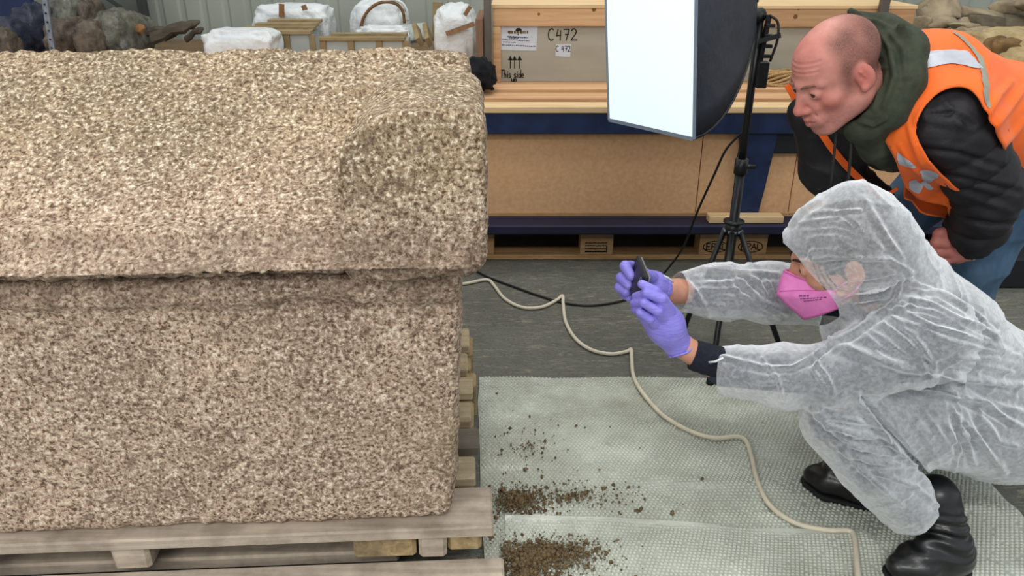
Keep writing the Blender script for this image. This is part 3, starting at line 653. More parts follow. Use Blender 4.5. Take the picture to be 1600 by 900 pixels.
wr('pen_number', 'C 472', 868.5, 80.5, 8, 5.0, INKB, sh2, 0.0026, yf - 0.0012, 0.95)
ar = MB()
for px_ in (797.5, 804, 812):
    A = at(px_, 88, yf); B = at(px_, 107, yf); ar.poly([(A.x - .011, yf - .0003, A.z - .017), (A.x + .011, yf - .0003, A.z - .017), (A.x, yf - .0003, A.z + .003)], (0, -0.001, 0)); ar.poly([(A.x - .002, yf - .0003, B.z), (A.x + .002, yf - .0003, B.z), (A.x + .002, yf - .0003, A.z - .015), (A.x - .002, yf - .0003, A.z - .015)], (0, -0.001, 0))
ar.build('up_arrows', INK, c1)
wr('marker_words', 'This side', 782, 121, 11, 5.4, INK, c1, 0.0036, adv=0.95); wr('marker_words', 'up', 799, 127.4, 8, 5, INK, c1, 0.0036)
# posts and odd boards
STEEL = mat('weathered_grey_steel', lin(112, 104, 96), lin(88, 82, 76), 12, rough=0.5, metal=0.5, stretch=(1, 1, 0.3))
o = MB().box((-0.122, 3.50, 0.7055), (-0.090, 3.535, 2.3), 0.003).build('rack_post', STEEL); tag(o, 'upright grey steel post on the shelf left of the marked crate', 'post')
xp = at(1385, 10, 3.50).x
o = MB().box((xp - 0.02, 3.50, 0.7055), (xp + 0.016, 3.535, 2.3), 0.003).build('rack_post', STEEL); tag(o, 'dark steel post rising behind the green hood of the bent man', 'post')
BRD = woodmat('brown_board', lin(150, 116, 92), lin(116, 88, 68), 2)
o = MB().box((-0.158, 3.50, 0.7055), (-0.126, 3.9, 0.985), 0.003).build('board_end', BRD); tag(o, 'brown board standing on edge left of the grey steel post', 'board')
PLY = woodmat('old_plywood', lin(170, 150, 112), lin(140, 120, 84), 0, dirt=0.3)
# lumpy things
def lump(name, label, cat, c, r, m, seed, amp=0.12, freq=3.0, crease=0.0, group=None, parent=None, cut=0.62, spin=0.0, res=22, smooth=True):
    n = res; th = np.linspace(0, np.pi, n); ph = np.linspace(0, 2 * np.pi, 2 * n, endpoint=False); T, Pp = np.meshgrid(th, ph, indexing='ij')
    D = np.stack([np.sin(T) * np.cos(Pp), np.sin(T) * np.sin(Pp), np.cos(T)], -1).reshape(-1, 3)
    g = np.sign(D) * np.abs(D) ** cut
    k = 1 + amp * fbm(D * freq + seed * 3.1, seed, 3)
    if crease: k = k - crease * (1 - np.abs(vnoise(D * freq * 1.7 + seed, seed + 4))) ** 4
    U_ = g * k[:, None]
    if not smooth:
        fr_ = np.random.RandomState(seed)
        for _ in range(11):
            nn = fr_.normal(size=3); nn /= np.linalg.norm(nn); U_ = U_ - np.maximum(0, U_ @ nn - fr_.uniform(.52, .82))[:, None] * nn
    V = U_ * np.array(r); ca, sa_ = math.cos(spin), math.sin(spin)
    V = np.stack([V[:, 0] * ca - V[:, 1] * sa_, V[:, 0] * sa_ + V[:, 1] * ca, V[:, 2]], 1)
    zmin = -0.93 * r[2]; V[:, 2] = np.maximum(V[:, 2], zmin); V = V + np.array(c)
    i = np.arange(n * 2 * n).reshape(n, 2 * n); j = np.roll(i, -1, axis=1)
    Q_ = np.stack([i[:-1], i[1:], j[1:], j[:-1]], -1).reshape(-1, 4)
    o = meshobj(name, V, Q_, m, parent, smooth=smooth)
    if label: tag(o, label, cat, group)
    return o
ZS = 0.695
def sit(px, py, y): 
    p = at(px, py, y); return (p.x, y, p.z)
WHITE = mat('white_plastic_sheet', lin(222, 226, 226), lin(206, 211, 212), 8, rough=0.45, bump=0.7, bscale=16, bdist=0.02)
TAPE = mat('brown_printed_tape', lin(140, 100, 58), lin(112, 80, 48), 60, rough=0.5)
BLKC = mat('black_cloth', lin(16, 17, 22), lin(10, 11, 15), 20, rough=0.95, bump=0.6, bscale=30)
p = at(748, 118, 3.36); lump('black_bag', 'crumpled black cloth bag on pine planks beside stone lid corner', 'bag', (p.x, 3.36, 0.772), (0.074, 0.075, 0.070), BLKC, 5, 0.2, 2.5, 0.15, cut=0.8)
# wrapped bundles left: they stand on a raised layer of boards on the shelf
zr = ZS
def bundle(px0, px1, py0, py1, y, label, seed, cut=0.6, dy=0.16, group='white wrapped bundles'):
    a, b = at(px0, py0, y), at(px1, py1, y); cx, zz0 = (a.x + b.x) / 2, zr; r = (abs(b.x - a.x) / 2, dy, max(a.z - zz0, 0.05) / 1.93)
    return lump('wrapped_bundle', label, 'bundle', (cx, y, zz0 + r[2] * 0.93), r, WHITE, seed, 0.10, 2.6, 0.06, group, cut=cut, res=30)
def tapeband(parent, px, py0, py1, y, w, lean=0.0):
    a, b = at(px, py0, y), at(px + lean, py1, y); n = 6
    pts = [a.lerp(b, i / n) for i in range(n + 1)]; mb = MB()
    for i in range(n): mb.bar(pts[i], pts[i + 1], w, 0.003, (0, -1, 0.2))
    return mb.build('tape', TAPE, parent)
b1 = bundle(398, 522, 4, 70, 4.55, 'white sheet bundle with one upright brown tape on slatted boards at left', 31, 0.5)
tapeband(b1, 440, 6, 27, 4.372, 0.03); tapeband(b1, 474, 8, 16, 4.374, 0.028, 3); 
b2 = bundle(543, 640, -3, 70, 4.6, 'round white wrapped bundle with curved straps standing mid wall', 37, 0.75, 0.14)
a_ = [at(564, 42, 4.45), at(568, 28, 4.445), at(578, 14, 4.44), at(592, 5, 4.44), at(608, 3, 4.44), at(622, 8, 4.45), at(630, 20, 4.46), at(632, 36, 4.47)]
MB().tube(spline(a_, 5), 0.009, 6, flat=1.0).build('strap', TAPE, b2, True)
a_ = [p_ + Vector((0.02, 0.0, 0.012)) for p_ in a_[3:]]; MB().tube(spline(a_, 5), 0.008, 6).build('strap', WHITE, b2, True)
b3 = bundle(678, 748, 5, 95, 4.1, 'white wrapped bundle with slanting brown tape beside the brown board', 41, 0.62, 0.14)
tapeband(b3, 697, 53, 37, 3.945, 0.022, 44); tapeband(b3, 726, 24, 10, 3.965, 0.02, 9)
bundle(316, 437, 45, 68, 4.0, 'low flat white wrapped parcel just behind the stone lid', 47, 0.45, 0.12)
bundle(556, 640, 39, 60, 4.22, 'flat pale grey wrapped slab leaning between bundle and slatted boards', 49, 0.4, 0.06)
GBRD = mat('pale_grey_panel', lin(178, 184, 178), lin(166, 172, 168), 6, rough=0.7)
o = MB().bar(sit(640, 66, 4.35), at(640, 40, 4.45), 0.17, 0.02, (0, -1, 0)).build('leaning_board', GBRD); tag(o, 'pale grey flat panel leaning right of the round white bundle', 'panel')
def slats(px0, px1, y0, y1, n, z, label, group='slatted board stacks'):
    a, b = at(px0, 60, y0), at(px1, 60, y0); t = empty('slatted_boards', label, 'boards', ((a.x + b.x) / 2, y0, z), group)
    for i in range(n):
        q0 = y0 + (y1 - y0) * i / n; bx('slat', (a.x + 0.05 * i, q0, z + 0.012 * i), (b.x + 0.004 * i, q0 + (y1 - y0) / n * 0.9, z + 0.018 + 0.012 * i), PLY, t, 0.002)
    zz = z - 0.001
    bx('crate_side', (a.x + 0.01, y0 + 0.02, zr), (b.x - 0.012, y1 - 0.01, z), GBRD, t, 0.002)
    for u in (0.0, 0.33, 0.66, 0.97): bx('upright_slat', (a.x + (b.x - a.x) * u, y0 + 0.008, zr), (a.x + (b.x - a.x) * u + 0.03, y0 + 0.02, z), PLY, t, 0.002)
    return t
slats(358, 486, 4.12, 4.37, 4, at(420, 54, 4.12).z, 'slatted board stack beneath the taped white bundle at left')
slats(498, 632, 4.02, 4.13, 2, at(560, 64, 4.02).z, 'slatted board stack just behind the lid at centre left')
for px_, lean in ((656, 6), (670, 4)):
    o = MB().bar(sit(px_, 66, 4.2), at(px_ - lean, 42, 4.35), 0.025, 0.05, (0, -1, 0)).build('prop_board', PLY); tag(o, 'narrow brown prop board standing %s of the pair near the grey panel' % ('left' if px_ == 656 else 'right'), 'board')
o = MB().bar(at(682, 64, 4.3), at(684, 3, 4.3), 0.05, 0.03, (0, -1, 0)).build('frame_board', PLY); tag(o, 'wooden board showing behind the bundle with slanting tape', 'board')
# dark left corner
BAG1 = mat('dirty_clear_plastic_bag', lin(118, 116, 102), lin(76, 76, 70), 14, rough=0.35, bump=0.7, bscale=24, bdist=0.015)
BAG2 = mat('brown_stone_bag', lin(112, 100, 86), lin(72, 62, 54), 18, rough=0.6, bump=0.7, bscale=24, bdist=0.015)
BAG3 = mat('dark_blue_grey_bag', lin(64, 68, 84), lin(42, 46, 62), 12, rough=0.5, bump=0.6, bscale=18, bdist=0.015)
BAGG = mat('green_sheet', lin(60, 96, 90), lin(48, 78, 76), 12, rough=0.5, bump=0.5, bscale=20)
BLT = mat('blue_tarp', lin(34, 50, 92), lin(26, 40, 74), 5, rough=0.55, bump=0.3, bscale=10)
def bag(px0, px1, py0, y, m, label, seed, dy=0.15, zb_=None, cut=0.7, cat='bag', name='stone_bag', amp=.14):
    a, b = at(px0, py0, y), at(px1, py0, y); zz = zr if zb_ is None else zb_; r = (abs(b.x - a.x) / 2, dy, max(a.z - zz, 0.04) / 1.93)
    return lump(name, label, cat, ((a.x + b.x) / 2, y, zz + r[2] * 0.93), r, m, seed, amp, 2.8, 0.1, 'bags in the dark left corner' if cat == 'bag' else None, cut=cut, res=26)
bag(20, 70, 4, 4.5, BAG3, 'tall dark blue grey bag left of the tilted metal post', 3); bag(-30, 36, 27, 4.3, BAG3, 'low dusky bag at the far left edge above the lid', 4)
bag(-20, 20, 44, 4.1, BAG2, 'small pinkish stone bag at the very left edge', 6, 0.08)
bag(78, 122, 26, 4.25, BAG2, 'brown stone bag just right of the tilted metal post', 7); bag(118, 162, 32, 4.15, BAG2, 'dark brown stone bag in middle of the left corner', 8, 0.12)
bag(150, 205, 14, 4.3, BAG1, 'greyish clear plastic bag of finds left of the dark wall post', 9); bag(185, 226, 22, 4.5, BAG1, 'olive clear plastic bag beside the dark wall post', 10)
bag(84, 130, -6, 4.6, BAG1, 'pale dirty bag standing high behind the brown stone bags', 11); bag(125, 150, -2, 4.65, BAG2, 'brown bag standing high beside pale dirty bag', 12)
bag(80, 118, 16, 4.85, BAGG, 'green folded sheet lying across the bags', 13, 0.2, None, 0.5, 'sheet', 'green_sheet', .06)
o = MB().box((at(-20, 20, 4.85).x, 4.85, ZS), (at(52, 20, 4.85).x, 4.9, 1.6), 0.006, None, 0.006).build('blue_tarp', BLT); tag(o, 'dark blue tarpaulin hanging in the top left corner', 'tarpaulin')
GALV = mat('perforated_galvanised', lin(150, 156, 166), lin(120, 126, 138), 60, rough=0.4, metal=0.6, stretch=(1, 1, 0.5))
mb = MB(); a, b = at(77, 64, 4.0), at(68, -14, 4.0); a.z = ZS; mb.bar(a, b, 0.028, 0.02, (0, -1, 0), 0.002); o = mb.build('metal_post', GALV); tag(o, 'slightly tilted pale galvanised post in the left corner', 'post')
mb = MB()
for i in range(9):
    q_ = a.lerp(b, (i + 0.5) / 9); mb.tube([q_ + Vector((0, -0.0101, 0)), q_ + Vector((0, -0.0115, 0))], 0.005, 8)
hl_ = mb.build('punched_holes', BLACKB, o); tag(hl_, kind='stuff')
DKP = flat('dark_grey_steel', lin(64, 66, 64), 0.6, 0.3)
o = MB().box((at(216, 20, 4.9).x, 4.9, ZS), (at(228, 20, 4.9).x, 4.95, 1.8), 0.004).build('wall_post', DKP); tag(o, 'dark grey steel post against the wall in the left corner', 'post')
o = MB().bar(at(165, -4, 4.7), at(190, 12, 4.75), 0.02, 0.02).build('wall_rail', DKP); tag(o, 'thin dark rail slanting above the plastic bags', 'rail')
o = MB().box((at(150, 0, 4.95).x, 4.96, ZS), (at(214, 0, 4.95).x, 5.0, 1.5), 0.004).build('grey_board', mat('grey_green_board', lin(110, 114, 104), lin(96, 100, 92), 5)); tag(o, 'grey green board standing behind the plastic bags', 'board')
DRIFT = woodmat('dark_old_timber', lin(98, 88, 74), lin(60, 54, 46), 0, dirt=0.4); ORW = woodmat('orange_old_timber', lin(150, 108, 66), lin(110, 78, 48), 0)
for i, (p0, p1, r, lab) in enumerate((((196, 56), (226, 42), .028, 'orange brown timber splinter below the plastic bags'), ((238, 60), (300, 38), .036, 'dark weathered timber leaning up to the right by the wall'), ((256, 58), (312, 33), .026, 'jagged grey timber end lying on top of dark pieces'), ((226, 52), (262, 46), .022, 'short dark timber beside the wall post'), ((290, 62), (318, 44), .02, 'small dark timber end near the flat white parcel'))):
    y = 4.35 + 0.05 * i; a, b = at(*p0, y), at(*p1, y); a.z = max(a.z, ZS + r); mid = a.lerp(b, 0.5) + Vector((0, 0, 0.012))
    o = MB().tube([a, a.lerp(b, 0.3), mid, a.lerp(b, 0.8), b], [r * 1.1, r, r * 0.9, r * 1.15, r * 0.35], 7, flat=0.7).build('timber_piece', ORW if i == 0 else DRIFT); tag(o, lab, 'timber', 'old timbers in the left corner')
# rocks and sacks at right
RK = mat('rough_field_stone', lin(172, 156, 128), lin(126, 112, 90), 9, rough=0.95, bump=0.6, bscale=40, bdist=0.008)
RKD = mat('dark_field_stone', lin(118, 108, 88), lin(88, 80, 66), 10, rough=0.95, bump=0.6, bscale=40, bdist=0.008)
SACK = mat('beige_sackcloth', lin(190, 170, 128), lin(158, 136, 96), 12, rough=0.95, bump=0.6, bscale=22, bdist=0.012); SACKD = mat('brown_sackcloth', lin(146, 116, 76), lin(104, 80, 50), 12, rough=0.95, bump=0.6, bscale=22, bdist=0.012)
def rock(px0, px1, py0, py1, y, m, label, seed, dy=0.13, name='rubble_stone', cat='stone', cut=0.7, crease=0.0, grp='rubble stones on the shelf'):
    a, b = at(px0, py0, y), at(px1, py1, y); c_ = ((a.x + b.x) / 2, y, (a.z + b.z) / 2); r = (abs(b.x - a.x) / 2, dy, abs(a.z - b.z) / 2)
    hard = cat == 'stone'
    if hard: r = tuple(v * 1.24 for v in r)
    return lump(name, label, cat, c_, r, m, seed, 0.24 if hard else 0.16, 1.5 if hard else 1.7, crease, grp, cut=0.8 if hard else cut, res=14 if hard else 20, smooth=not hard, spin=seed * 0.3 if hard else 0)
o = MB().box((at(1424, 60, 4.3).x, 4.12, ZS), (3.1, 4.95, at(1500, 62, 4.4).z - 0.0), 0.01).build('rubble_bin', RKD); tag(o, 'low bin of rubble behind the bent man under stones and sacks', 'bin')
rock(1430, 1500, 0, 33, 4.45, RK, 'large angular stone topmost at left of the rubble heap', 2); rock(1440, 1500, 24, 42, 4.32, RK, 'flat pale stone under the large angular stone', 3, 0.1)
rock(1424, 1444, 26, 46, 4.3, RK, 'small pointed pale stone beside the end of pine batten', 14, 0.06); rock(1500, 1555, 12, 32, 4.5, RK, 'tan block stone right of the large angular stone', 4); rock(1515, 1562, 24, 52, 4.35, RKD, 'darker triangular stone in the middle of the rubble heap', 5, 0.1)
rock(1550, 1606, 22, 50, 4.45, RKD, 'rough dark stone at the right edge of rubble heap', 6); rock(1555, 1600, 4, 28, 4.6, RK, 'grey tan stone behind near the wall at right', 7); rock(1592, 1630, 0, 20, 4.4, RK, 'stone cut by the right edge of picture high up', 8)
rock(1484, 1520, 34, 46, 4.2, RK, 'narrow pale stone sliver low in the rubble heap', 9, 0.06); rock(1490, 1542, 40, 56, 4.16, RK, 'smooth pale stone lying just above the orange vest', 10, 0.08); rock(1500, 1520, 28, 42, 4.36, RK, 'small brownish stone wedged between larger ones', 15, 0.05)
rock(1508, 1640, 42, 120, 4.05, SACK, 'large beige sackcloth bag behind the orange vest', 11, 0.2, 'burlap_sack', 'sack', 0.62, 0.2, 'sackcloth bags'); rock(1540, 1585, 56, 110, 3.76, SACKD, 'brown open sackcloth bag in front of beige one', 12, 0.07, 'burlap_sack', 'sack', 0.7, 0.25, 'sackcloth bags'); rock(1560, 1650, 78, 140, 3.60, SACK, 'tan sack lowest behind the shoulder at right edge', 13, 0.08, 'burlap_sack', 'sack', 0.7, 0.2, 'sackcloth bags')
# rope, papers, small clutter
ROPE = mat('straw_rope', lin(190, 160, 112), lin(150, 118, 76), 160, rough=0.95)
rp = empty('rope_coil', 'coil of straw coloured twine on the planks between stand and bent man', 'rope', at(1212, 150, 3.5))
cc = at(1210, 145, 3.5); cc.z = ZS + 0.045
for k in range(9):
    pts = []; ph = k * 0.7
    for i in range(25):
        t = 2 * math.pi * i / 24; pts.append(cc + Vector((0.095 * math.cos(t), 0.05 * math.sin(t) + 0.004 * (k - 4), 0.034 * math.sin(t + ph * 0.5) * (0.4 + 0.06 * k) + 0.006 * (k % 3) - 0.005 + 0.012 * math.cos(2 * t + ph))))
    MB().tube(pts, 0.006, 6).build('twine', ROPE, rp, True)
o = MB().box((at(1200, 8, 3.9).x, 3.86, zc1 + 0.0165), (at(1262, 8, 3.9).x, 4.1, zc1 + 0.022), 0.001).build('paper_sheets', PAPER); tag(o, 'white paper sheets lying on the lid of unmarked crate', 'paper')
p = at(836, 3, 3.98); lump('clear_bag', 'small clear plastic bag lying on lid of the marked crate', 'bag', (p.x, 3.98, zc1 + 0.040), (0.05, 0.05, 0.025), BAG1, 61, 0.2, 3, 0.1)
# black case on the floor at right
p = at(1590, 375, 2.95); o = MB().box((1.93, 2.85, 0.0), (2.5, 3.05, 0.135), 0.01).build('black_case', BLACKB); tag(o, 'black case on the floor at right edge below the navy plank', 'case')
# ================================================================== softbox lamp on its tripod
BLKM = mat('black_painted_metal', lin(26, 27, 30), lin(18, 19, 21), 20, rough=0.4, spec=0.5)
FAB = mat('dark_nylon_fabric', lin(52, 60, 72), lin(40, 48, 60), 5, rough=0.6, bump=0.5, bscale=9, bdist=0.02)
PX, PY = 0.757, 2.47
st = empty('softbox_stand', 'black tripod softbox lamp glowing white between crates and the two people', 'lamp', (PX, PY, 0))
hub = Vector((PX, PY, 0.40)); low = Vector((PX, PY, 0.13))
MB().tube([(PX, PY, 0.06), (PX, PY, 0.62)], 0.0165, 14).build('lower_pole', BLKM, st, True)
MB().tube([(PX, PY, 0.62), (PX, PY, 1.10)], 0.0125, 14).build('upper_pole', BLKM, st, True)
MB().tube([(PX, PY, 0.385), (PX, PY, 0.43)], 0.027, 14).tube([(PX, PY, 0.43), (PX, PY, 0.435)], 0.036, 14).build('hub_collar', BLKM, st, True)
MB().tube([(PX, PY, 0.10), (PX, PY, 0.135)], 0.024, 12).build('lower_collar', BLKM, st, True)
MB().tube([(PX, PY, 0.60), (PX, PY, 0.65)], 0.022, 12).tube([(PX, PY, 0.625), (PX + 0.045, PY - 0.01, 0.625)], 0.008, 8).build('clamp', BLKM, st, True)
feet = [onz(1068, 514, 0.012), onz(1222, 551, 0.012), onz(1110, 596, 0.012)]
for f in feet:
    d = (f - hub); d.z = 0; d.normalize(); a = hub + d * 0.028
    lg = MB().tube([a, f], 0.0095, 10).build('leg', BLKM, st, True)
    MB().tube([f + Vector((0, 0, 0.02)) - d * 0.005, f + Vector((0, 0, -0.012)) + d * 0.004], 0.013, 10).build('rubber_foot', CBK, lg, True)
    m_ = a.lerp(f, 0.52); MB().bar(low + d * 0.022, m_, 0.006, 0.016).build('brace', BLKM, st)
    MB().tube([a + Vector((0, 0, 0.0)) - d.cross(Vector((0, 0, 1))) * 0.014, a + d.cross(Vector((0, 0, 1))) * 0.014], 0.005, 8).build('rivet', GALV, st, True)
# bracket with toothed tilt joint, battery box and lever
mbk = MB(); mbk.bar((PX + 0.012, PY - 0.012, 0.96), (PX + 0.022, PY - 0.012, 1.10), 0.012, 0.02)
for k in range(4): mbk.box((PX + 0.012, PY - 0.03, 0.975 + 0.03 * k), (PX + 0.04, PY - 0.012, 0.985 + 0.03 * k), 0.001)
mbk.build('tilt_bracket', BLKM, st)
MB().bar((PX - 0.005, PY - 0.03, 1.025), (PX + 0.055, PY - 0.045, 1.045), 0.012, 0.014).build('tilt_lever', BLKM, st)
MB().box((PX + 0.004, PY - 0.04, 0.885), (PX + 0.036, PY - 0.005, 0.965), 0.003).build('switch_box', BLKM, st)
MB().tube(spline([(PX + 0.02, PY - 0.02, 1.10), (PX + 0.045, PY - 0.03, 1.08), (PX + 0.05, PY - 0.035, 1.03), (PX + 0.038, PY - 0.03, 0.965)], 6), 0.004, 8).build('short_cable', CBK, st, True)
BR, BLc, TR, TL = at(1084, 217, 2.02), at(952, 187, 2.20), at(1090, -150, 2.00), at(943, -170, 2.19)
HB = at(1172, 25, 2.44); nrm = (BR - BLc).cross(TL - BLc).normalized()
if nrm.y > 0: nrm = -nrm
hx = (BR - BLc).normalized(); hz = nrm.cross(hx).normalized(); hz = hz if hz.z > 0 else -hz
def ringp(t):
    """corner ring of the fabric shell from the front frame (t=0) to the hub (t=1)"""
    e = 1 - t ** 1.7; fc = [BLc, BR, TR, TL]; c0 = (BLc + BR + TR + TL) / 4; ax = c0.lerp(HB, t)
    out = []
    for p in fc: out.append(ax + (p - c0) * (0.16 + 0.84 * e))
    return out
vs, fs = [], []; nseg, ns = 10, 8
for i in range(nseg + 1):
    r = ringp(i / nseg)
    for j in range(4):
        a, b = r[j], r[(j + 1) % 4]; c0 = sum(r, Vector()) / 4
        for k in range(ns):
            u = k / ns; p = a.lerp(b, u); sag = 0.10 * math.sin(math.pi * u) * math.sin(math.pi * i / nseg); vs.append(p + (c0 - p) * sag)
n4 = 4 * ns
for i in range(nseg):
    for k in range(n4): fs.append((i * n4 + k, i * n4 + (k + 1) % n4, (i + 1) * n4 + (k + 1) % n4, (i + 1) * n4 + k))
fs.append(tuple(nseg * n4 + k for k in range(n4)))
sh_ = meshobj('fabric_shell', vs, fs, FAB, st, True); tag(sh_, 'dark blue grey nylon back of the softbox')
for j in range(4):
    MB().tube([ringp(i / 10)[j] for i in range(11)], 0.004, 6).build('frame_rod', BLKM, sh_, True)
EMI, nt, p = newmat('glowing_diffuser'); p.inputs['Base Color'].default_value = (0.5, 0.54, 0.55, 1); p.inputs['Emission Color'].default_value = (0.80, 0.965, 1.0, 1); p.inputs['Emission Strength'].default_value = 0.60
q = [c + nrm * 0.003 for c in (BLc, BR, TR, TL)]; c0 = sum(q, Vector()) / 4; q = [c0 + (x - c0) * 0.985 for x in q]
n = 12; vs, fs = [], []
for i in range(n + 1):
    for j in range(n + 1):
        u, v = i / n, j / n; vs.append((q[0].lerp(q[1], u)).lerp(q[3].lerp(q[2], u), v) + nrm * 0.012 * math.sin(math.pi * u) * math.sin(math.pi * v))
for i in range(n):
    for j in range(n): fs.append((i * (n + 1) + j, (i + 1) * (n + 1) + j, (i + 1) * (n + 1) + j + 1, i * (n + 1) + j + 1))
df = meshobj('diffuser', vs, fs, EMI, st, True); tag(df, 'glowing white front diffuser')
HEM = flat('grey_hem', lin(120, 132, 146), 0.6)
loop = [BLc, BR, TR, TL, BLc]; mb = MB()
for a, b in zip(loop[:-1], loop[1:]): mb.bar(a, b, 0.008, 0.010)
mb.build('front_hem', HEM, st)
MB().tube([HB, Vector((PX, PY, HB.z - 0.0))], 0.022, 12).build('lamp_socket', BLKM, st, True)
# ================================================================== people: shared head builder
def skinmat(name, c1, c2):
    m, nt, p = newmat(name); p.inputs['Roughness'].default_value = 0.5; p.inputs['Specular IOR Level'].default_value = 0.35
    p.inputs['Subsurface Weight'].default_value = 0.08; p.inputs['Subsurface Radius'].default_value = (0.01, 0.004, 0.002); p.inputs['Subsurface Scale'].default_value = 0.5
    v = coords(nt); c = ramp(nt, noise(nt, v, 30, 5, 0.6), [(0.35, c1), (0.65, c2)]); a = N(nt, 'ShaderNodeVertexColor', layer_name='Col')
    nt.links.new(mixc(nt, 1.0, c, a.outputs[0], 'MULTIPLY'), p.inputs['Base Color']); bumpn(nt, p, noise(nt, v, 320, 3), 0.12, 0.001); return m
def W(c, R, p, sc=1.0):
    return np.array(c, float) + np.array(R) @ (np.array(p, float) * sc)
def head_sdf(s, c, R, sc=1.0, neck=None, neck_r=0.056, bald=True):
    E = lambda p, r, k=0.015, mode='add', Rl=None: s.ell(W(c, R, p, sc), np.array(r) * sc, R if Rl is None else R @ Rl, k * sc, mode)
    C = lambda a, b, r1, r2=None, k=0.012, mode='add': s.cap(W(c, R, a, sc), W(c, R, b, sc), r1 * sc, (r1 if r2 is None else r2) * sc, k * sc, mode)
    E((0, -.012, .036), (.076, .098, .084), 0); E((0, .028, .036), (.066, .064, .066), .02); E((0, .033, -.035), (.058, .058, .078), .025)
    E((0, .02, -.045), (.064, .05, .05), .02)
    for q in (-1, 1):
        C((q * .052, -.005, -.055), (q * .02, .066, -.100), .018, .017, .028); E((q * .043, .058, -.024), (.022, .022, .018), .02)
        C((q * .006, .094, .021), (q * .046, .074, .023), .009, .009, .012)
    E((0, .076, -.103), (.022, .017, .017), .02)
    for q in (-1, 1): E((q * .033, .101, .001), (.0175, .014, .0115), .010, 'sub')
    for q in (-1, 1): C((q * .009, .097, -.004), (q * .022, .086, -.036), .008, .012, .012)
    C((0, .092, .012), (0, .114, -.028), .0075, .0115, .012); E((0, .117, -.034), (.0125, .012, .0105), .008)
    for q in (-1, 1): E((q * .0125, .105, -.0375), (.0085, .011, .008), .006)
    for q in (-1, 1): E((q * .0065, .112, -.0465), (.003, .005, .003), .002, 'sub')
    E((0, .088, -.068), (.034, .018, .024), .015)
    for q in (-1, 1):
        C((0, .1045, -.0625), (q * .022, .091, -.066), .0055, .004, .006); C((0, .102, -.0755), (q * .020, .091, -.0715), .007, .004, .006)
        C((0, .1085, -.0690), (q * .023, .095, -.0690), .0022, .0022, .003, 'sub')
        C((q * .023, .096, -.048), (q * .031, .085, -.068), .0012, .0012, .004, 'sub')
        E((q * .032, .083, .001), (.0165, .014, .0135), .006)
        E((q * .032, .0990, .0008), (.0135, .010, .0054), .002, 'sub')
        Rl = np.array(Matrix.Rotation(math.radians(q * 18), 3, 'Z') @ Matrix.Rotation(math.radians(-12), 3, 'X'))
        E((q * .0785, -.012, -.004), (.0095, .021, .033), .006, 'add', Rl); E((q * .0885, -.003, .000), (.0075, .0105, .019), .003, 'sub', Rl); C((q * .0835, .000, .014), (q * .0835, -.010, -.006), .0028, .0028, .003); E((q * .081, -.002, -.028), (.007, .009, .010), .006)
    if neck is not None: s.cap(W(c, R, (0, -.022, -.055), sc), neck, neck_r * sc, neck_r * 1.12 * sc, .03 * sc)
def eyes(c, R, sc, par, iris, only=(-1, 1), gaze=(0.0, 1.0, 0.0)):
    EW = flat('eye_white', lin(214, 204, 198), 0.25); EI = flat('iris_%s' % iris, lin(60, 46, 36), 0.2); 
    for q in only:
        cc = W(c, R, (q * .032, .082, .001), sc); r = .0128 * sc; d = Vector(R @ np.array(gaze)).normalized(); t = d.orthogonal().normalized(); b = d.cross(t); vs, fs = [], []
        n, mseg = 10, 16
        for i in range(n + 1):
            a = math.pi * i / n
            for k in range(mseg): ph = 2 * math.pi * k / mseg; vs.append(Vector(cc) + (d * math.cos(a) + (t * math.cos(ph) + b * math.sin(ph)) * math.sin(a)) * r)
        for i in range(n):
            for k in range(mseg): fs.append((i * mseg + k, (i + 1) * mseg + k, (i + 1) * mseg + (k + 1) % mseg, i * mseg + (k + 1) % mseg))
        meshobj('eye', vs, fs, None, par, True, mats=[EW, EI], midx=[1 if f[0] < 2 * mseg else 0 for f in fs])
def proj(V):
    """photograph coordinates of world points, used to cut garment edges and place creases"""
    x, y, z = V[:, 0], V[:, 1], V[:, 2] - CAMH; d = y * CP - z * SP_; return np.stack([800 + FPX * x / d, 450 - FPX * (y * SP_ + z * CP) / d], 1)
def facing(V, n):
    v = np.array([0, 0, CAMH]) - V; return (v * n).sum(1) / np.linalg.norm(v, axis=1)
def inpoly(P, poly):
    x, y = P[:, 0], P[:, 1]; c = np.zeros(len(P), bool); n = len(poly)
    for i in range(n):
        x1, y1 = poly[i]; x2, y2 = poly[(i + 1) % n]
        if y1 == y2: continue
        c ^= ((y1 > y) != (y2 > y)) & (x < (x2 - x1) * (y - y1) / (y2 - y1) + x1)
    return c
def polydist(P, pl):
    best = np.full(len(P), 1e9); tt = np.zeros(len(P))
    for i in range(len(pl) - 1):
        a, b = np.array(pl[i], float), np.array(pl[i + 1], float); ab = b - a; t = np.clip(((P - a) @ ab) / (ab @ ab), 0, 1)
        d = np.linalg.norm(P - a - t[:, None] * ab, axis=1); m = d < best; best[m] = d[m]; tt[m] = (i + t[m]) / (len(pl) - 1)
    return best, tt
def crease(V, Q, lines, w=5.0, amp=0.006):
    n = vnormals(V, Q); P = proj(V); f = facing(V, n) > -0.1; d = np.zeros(len(V))
    for ln in lines:
        pl, ww, aa = (ln if isinstance(ln, tuple) else (ln, w, amp)); dist, t = polydist(P, pl); env = np.sin(np.pi * np.clip(t, 0.08, 0.92)) ** 0.5
        d += aa * env * (np.exp(-(dist / ww) ** 2) - 0.45 * np.exp(-((dist - 2.1 * ww) / (1.2 * ww)) ** 2))
    return V + n * np.where(f, d, 0)[:, None]
